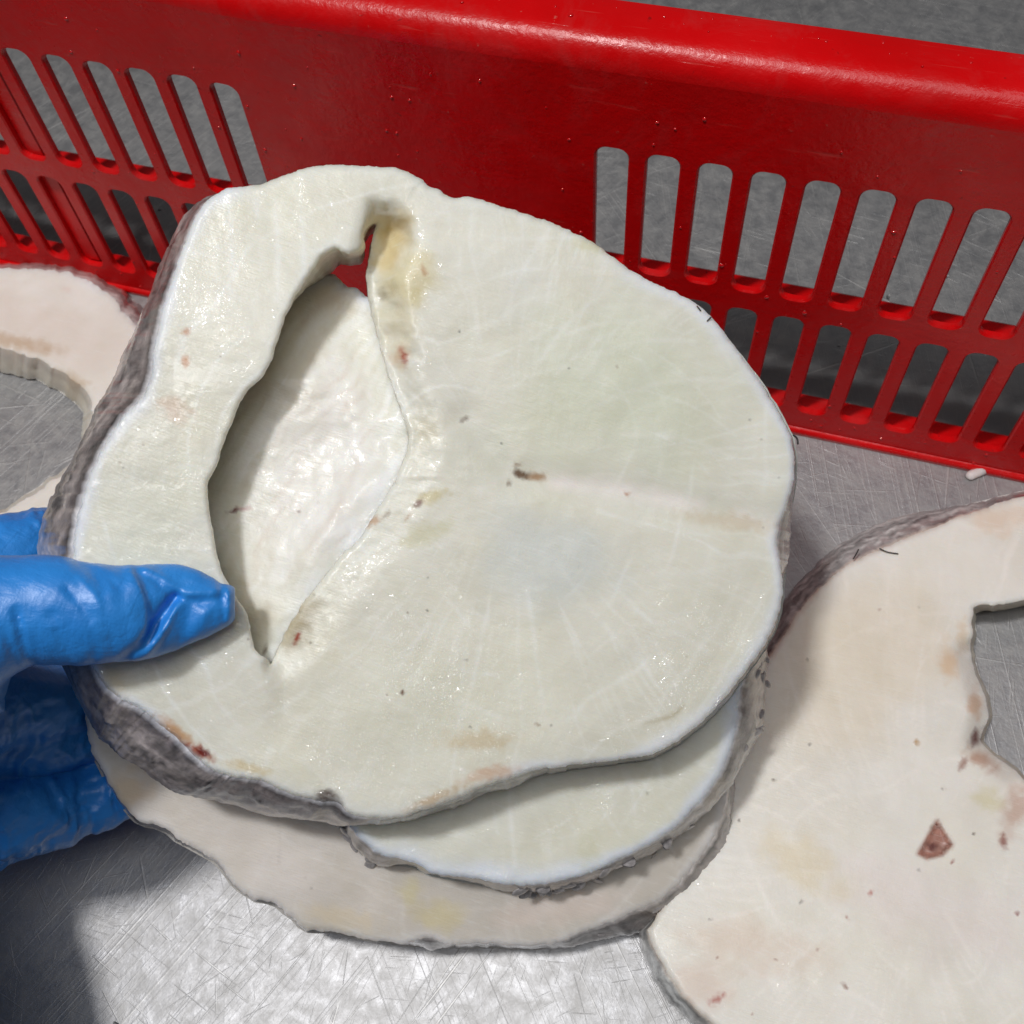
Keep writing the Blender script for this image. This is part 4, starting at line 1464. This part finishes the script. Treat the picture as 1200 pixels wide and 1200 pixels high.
for i in range(ns):
    x = X[i]
    yt, yb, hh = np.interp(x, th_x, th_t), np.interp(x, th_x, th_b), np.interp(x, th_x, th_h)
    yt += 0.8 * float(vnoise(np.array([[x / 9.0, 1.0]]), 3)[0])
    yb += 0.8 * float(vnoise(np.array([[x / 9.0, 5.0]]), 4)[0])
    a = np.linspace(0, 2 * math.pi, nu, endpoint=False)
    ex_ = 1.0 if x < 150 else 0.8
    cy = np.sign(np.cos(a)) * np.abs(np.cos(a)) ** ex_
    cz = np.sign(np.sin(a)) * np.abs(np.sin(a)) ** (1.0 if x < 150 else 1.15)
    py = 0.5 * (yt + yb) - 0.5 * (yb - yt) * cy
    dface = depth_of(x, 0.5 * (yt + yb), N1, K1) - 0.0041 * min(1, max(0, (330 - x) / 60)) - 0.0008
    px = np.full(nu, x)
    q2 = np.stack([px, py], 1)
    dep = dface - hh - hh * cz
    if x > -40:
        f = np.clip(cz, 0, 1)
        for (ln, w, am) in lines:
            L = np.array(ln, float)
            if L[:, 0].min() - 4 * w < x < L[:, 0].max() + 4 * w:
                dl = dist_line(q2, smooth_open(ln, 4))
                dep = dep - am * np.exp(-(dl / w) ** 2) * np.sqrt(f)
        dep = dep - 0.0004 * fbm(q2 / 16.0, 3, 9) * f
    V += (CAM + rays(q2) * dep[:, None]).tolist()
for i in range(ns - 1):
    for k in range(nu):
        j = (k + 1) % nu
        F.append((i * nu + k, (i + 1) * nu + k, (i + 1) * nu + j, i * nu + j))
for e in (0, ns - 1):
    c = np.mean(np.array(V[e * nu:(e + 1) * nu]), 0)
    V.append(tuple(c))
    for k in range(nu):
        j = (k + 1) % nu
        F.append((e * nu + k, e * nu + j, len(V) - 1) if e == 0 else (e * nu + j, e * nu + k, len(V) - 1))
grow(V, F)
dT = depth_of(-80, 750, N1, K1)
palm = at(-250, 850, 0.335)
grow(*capsule_chain([(at(-50, 742, dT - .0215), .0165), (at(-100, 800, dT - .012), .0225), (at(-170, 865, dT + .006), .028), (palm, .032)]))
grow(*capsule_chain([(at(-120, 800, .318), .022), (at(-40, 812, .334), .018), (at(30, 818, .350), .0145), (at(84, 818, .364), .0115)]))
grow(*capsule_chain([(palm, .026), (at(-150, 740, .335), .021), (at(-50, 682, .345), .0165), (at(25, 652, .356), .0145), (at(85, 628, .372), .0125), (at(150, 605, back(150, 605, .011)), .011), (at(250, 600, back(250, 600, .0095)), .0098)]))
grow(*capsule_chain([(palm, .028), (at(-150, 850, .340), .022), (at(-45, 848, .346), .0170), (at(30, 852, .362), .0158), (at(95, 850, .378), .0138), (at(165, 835, back(165, 835, .0115)), .0115), (at(290, 800, back(290, 800, .010)), .0098)]))
grow(*capsule_chain([(palm, .027), (at(-150, 930, .348), .021), (at(-45, 948, .352), .0160), (at(30, 950, .366), .0146), (at(90, 938, .380), .0132), (at(160, 915, back(160, 915, .0112)), .0112), (at(280, 870, back(280, 870, .010)), .0096)]))
grow(*capsule_chain([(at(-240, 930, .345), .026), (at(-150, 985, .358), .0165), (at(-60, 988, .366), .0128), (at(15, 972, .380), .0112), (at(70, 958, .392), .0100)]))
grow(*capsule_chain([(palm, .034), (at(-250, 1010, .322), .031), (at(-215, 1230, .300), .029), (at(-170, 1600, .270), .034), (at(-120, 2050, .245), .040)]))
me = bpy.data.meshes.new('glove_raw')
me.from_pydata(hand_V, [], hand_F)
tmp = bpy.data.objects.new('glove_raw', me)
C.objects.link(tmp)
rm = tmp.modifiers.new('rm', 'REMESH')
rm.mode = 'VOXEL'
rm.voxel_size = 0.00075
rm.use_smooth_shade = True
dg = bpy.context.evaluated_depsgraph_get()
me2 = bpy.data.meshes.new_from_object(tmp.evaluated_get(dg))
bpy.data.objects.remove(tmp)
co = np.empty(len(me2.vertices) * 3)
me2.vertices.foreach_get('co', co)
co = co.reshape(-1, 3)
ed = np.empty(len(me2.edges) * 2, dtype=np.int64)
me2.edges.foreach_get('vertices', ed)
ed = ed.reshape(-1, 2)
deg = np.bincount(ed.ravel(), minlength=len(co))[:, None].astype(float)


def relax(co, it, lam=0.5):
    for _ in range(it):
        s = np.zeros_like(co)
        for c in range(3):
            s[:, c] = np.bincount(ed[:, 0], co[ed[:, 1], c], len(co)) + np.bincount(ed[:, 1], co[ed[:, 0], c], len(co))
        co = co * (1 - lam) + s / np.maximum(deg, 1) * lam
    return co


pc = (co - CAM) @ R
sx, sy = 600 + FPX * pc[:, 0] / -pc[:, 2], 600 - FPX * pc[:, 1] / -pc[:, 2]
away_thumb = sstep(np.maximum(-sx, 0) + np.maximum(sy - 800, 0) * 2 + np.maximum(640 - sy, 0) * 2, 0, 60)[:, None]
c6 = relax(co, 40)
co = relax(co, 2) * (1 - away_thumb) + c6 * away_thumb
me2.vertices.foreach_set('co', co.ravel())
me2.update()
nrm = np.empty(len(co) * 3)
me2.vertices.foreach_get('normal', nrm)
nrm = nrm.reshape(-1, 3)
# loose folds of the glove across the fingers behind and the palm
q3 = np.stack([sx / 30.0 + 1.4 * fbm(np.stack([sx, sy], 1) / 60.0, 2, 3), sy / 75.0, co[:, 2] * 20], 1)
fold = 0.0013 * (1 - np.abs(fbm(q3, 3, 41)) * 2.6) + 0.0012 * fbm(np.stack([sx / 22.0, (sy + .4 * sx) / 12.0, co[:, 2] * 30], 1), 3, 43)
co = co + nrm * fold[:, None] * away_thumb
hand_root = np.array([co[:, 0].mean(), co[:, 1].mean(), co[:, 2].min()])
me2.vertices.foreach_set('co', (co - hand_root).ravel())
me2.name = 'gloved_hand'
me2.materials.clear()
me2.materials.append(MAT_GLOVE)
me2.polygons.foreach_set('use_smooth', [True] * len(me2.polygons))
me2.update()
hand = bpy.data.objects.new('gloved_hand', me2)
C.objects.link(hand)
hand.location = tuple(hand_root)
hand['label'] = 'left hand in a wrinkled blue rubber glove, thumb pressed on the top fish steak'
hand['category'] = 'hand'


# ------------------------------------------------------------------ small things
def scrap(pts, z, r, name, label, cat, mat, col):
    P = [(ray_plane([p], UP, z + r * .6)[0], rr) for p, rr in pts]
    V, F = capsule_chain(P, 12, 4)
    V = np.array(V)
    V[:, 2] = z + (V[:, 2] - z) * 0.8
    V = V + 0.0004 * np.stack([fbm(V * 300, 3, 1), fbm(V * 300, 3, 2), fbm(V * 300, 3, 3)], 1)
    V[:, 2] = np.maximum(V[:, 2], z + .0002)
    org = (float(V[:, 0].mean()), float(V[:, 1].mean()), z)
    me = bpy.data.meshes.new(name)
    me.from_pydata((V - np.array(org)).tolist(), [], F)
    me.polygons.foreach_set('use_smooth', [True] * len(me.polygons))
    a = me.color_attributes.new('Col', 'FLOAT_COLOR', 'POINT')
    a.data.foreach_set('color', np.tile(np.append(col, 1.0), len(V)))
    me.materials.append(mat)
    o = bpy.data.objects.new(name, me)
    C.objects.link(o)
    o.location = org
    o['label'] = label
    o['category'] = cat
    return o


scrap([((1138, 557), .0022), ((1150, 551), .0024), ((1161, 547), .0018)], 0.0003, .002, 'fish_scrap', 'small white scrap of fish lying at the foot of the red basket', 'scrap', MAT_DRY, rgb(225, 215, 212))


def fleck(parent, pts, z, r, name, mat):
    n_, k_ = z
    P = []
    for p in pts:
        X = ray_plane([p], n_, k_)[0]
        e = CAM - X
        P.append((X + e / np.linalg.norm(e) * r * 0.7, r))
    V, F = capsule_chain(P, 8, 4)
    return mesh_object(name, V, F, mat, parent)


mm, nt, bb = new_mat('dark_membrane')
bb.inputs['Base Color'].default_value = (0.035, 0.03, 0.03, 1)
bb.inputs['Roughness'].default_value = 0.35
fleck(rt[0], [(1031, 643), (1040, 647), (1052, 649)], (UP, 0.0240), 0.0003, 'membrane_strand', mm)
fleck(rt[0], [(1000, 655), (1003, 650), (1006, 644)], (UP, 0.0240), 0.00028, 'membrane_strand', mm)
fleck(fr[0], [(930, 510), (934, 514), (935, 520)], (N1, K1), 0.0003, 'membrane_strand', mm)
fleck(fr[0], [(829, 376), (833, 372)], (N1, K1), 0.00025, 'membrane_strand', mm)
fleck(fr[0], [(817, 359), (821, 364)], (N1, K1), 0.00022, 'membrane_strand', mm)


# drops of water on the basket and the table: far too many to count
def drops(name, spots, mat):
    V, F = [], []
    rng = random.Random(4)
    for (p, nrm, r) in spots:
        nrm = np.asarray(nrm) / np.linalg.norm(nrm)
        t = np.cross(nrm, [1, 0.2, 0.1])
        t /= np.linalg.norm(t)
        u = np.cross(nrm, t)
        s0 = len(V)
        a1, a2 = rng.uniform(.7, 1.3), rng.uniform(.7, 1.3)
        nu_ = 8
        for k, (rad, hh) in enumerate(((1.0, -.05), (.86, .28), (.5, .5))):
            for i in range(nu_):
                a = 2 * math.pi * i / nu_
                V.append(p + r * (rad * (a1 * math.cos(a) * t + a2 * math.sin(a) * u) + hh * nrm))
        V.append(p + r * .58 * nrm)
        for k in range(2):
            for i in range(nu_):
                j = (i + 1) % nu_
                F.append((s0 + k * nu_ + i, s0 + k * nu_ + j, s0 + (k + 1) * nu_ + j, s0 + (k + 1) * nu_ + i))
        for i in range(nu_):
            F.append((s0 + 2 * nu_ + i, s0 + 2 * nu_ + (i + 1) % nu_, s0 + 3 * nu_))
    o = mesh_object(name, V, F, mat)
    o['kind'] = 'stuff'
    o['label'] = 'small drops of water clinging to the red basket'
    return o


mw, nt, bb = new_mat('wet_red_plastic')
bb.inputs['Base Color'].default_value = (0.58, 0.004, 0.006, 1)
bb.inputs['Roughness'].default_value = 0.06
bb.inputs['Specular IOR Level'].default_value = 0.8
rng = random.Random(21)
spots = []
slots = [(x, lo, hi) for xs in groups for x in xs for lo, hi in ROWS]
while len(spots) < 190:
    x, v = rng.uniform(-.36, .22), rng.uniform(.003, .165) if rng.random() < .75 else rng.uniform(.0, .03)
    if any(abs(x - sx_) < SLOT_W / 2 + .0008 and lo - .001 < v < hi + .001 for sx_, lo, hi in slots):
        continue
    spots.append((wp(x, v, bow(x, v)), -WN, rng.uniform(.0003, .0009)))
for _ in range(60):
    x = rng.uniform(-.3, .2)
    spots.append((wp(x, top_v + .0003, rng.uniform(FIL + .001, FIL + .012)), WU, rng.uniform(.0003, .0008)))
drops('water_drops', spots, mw)
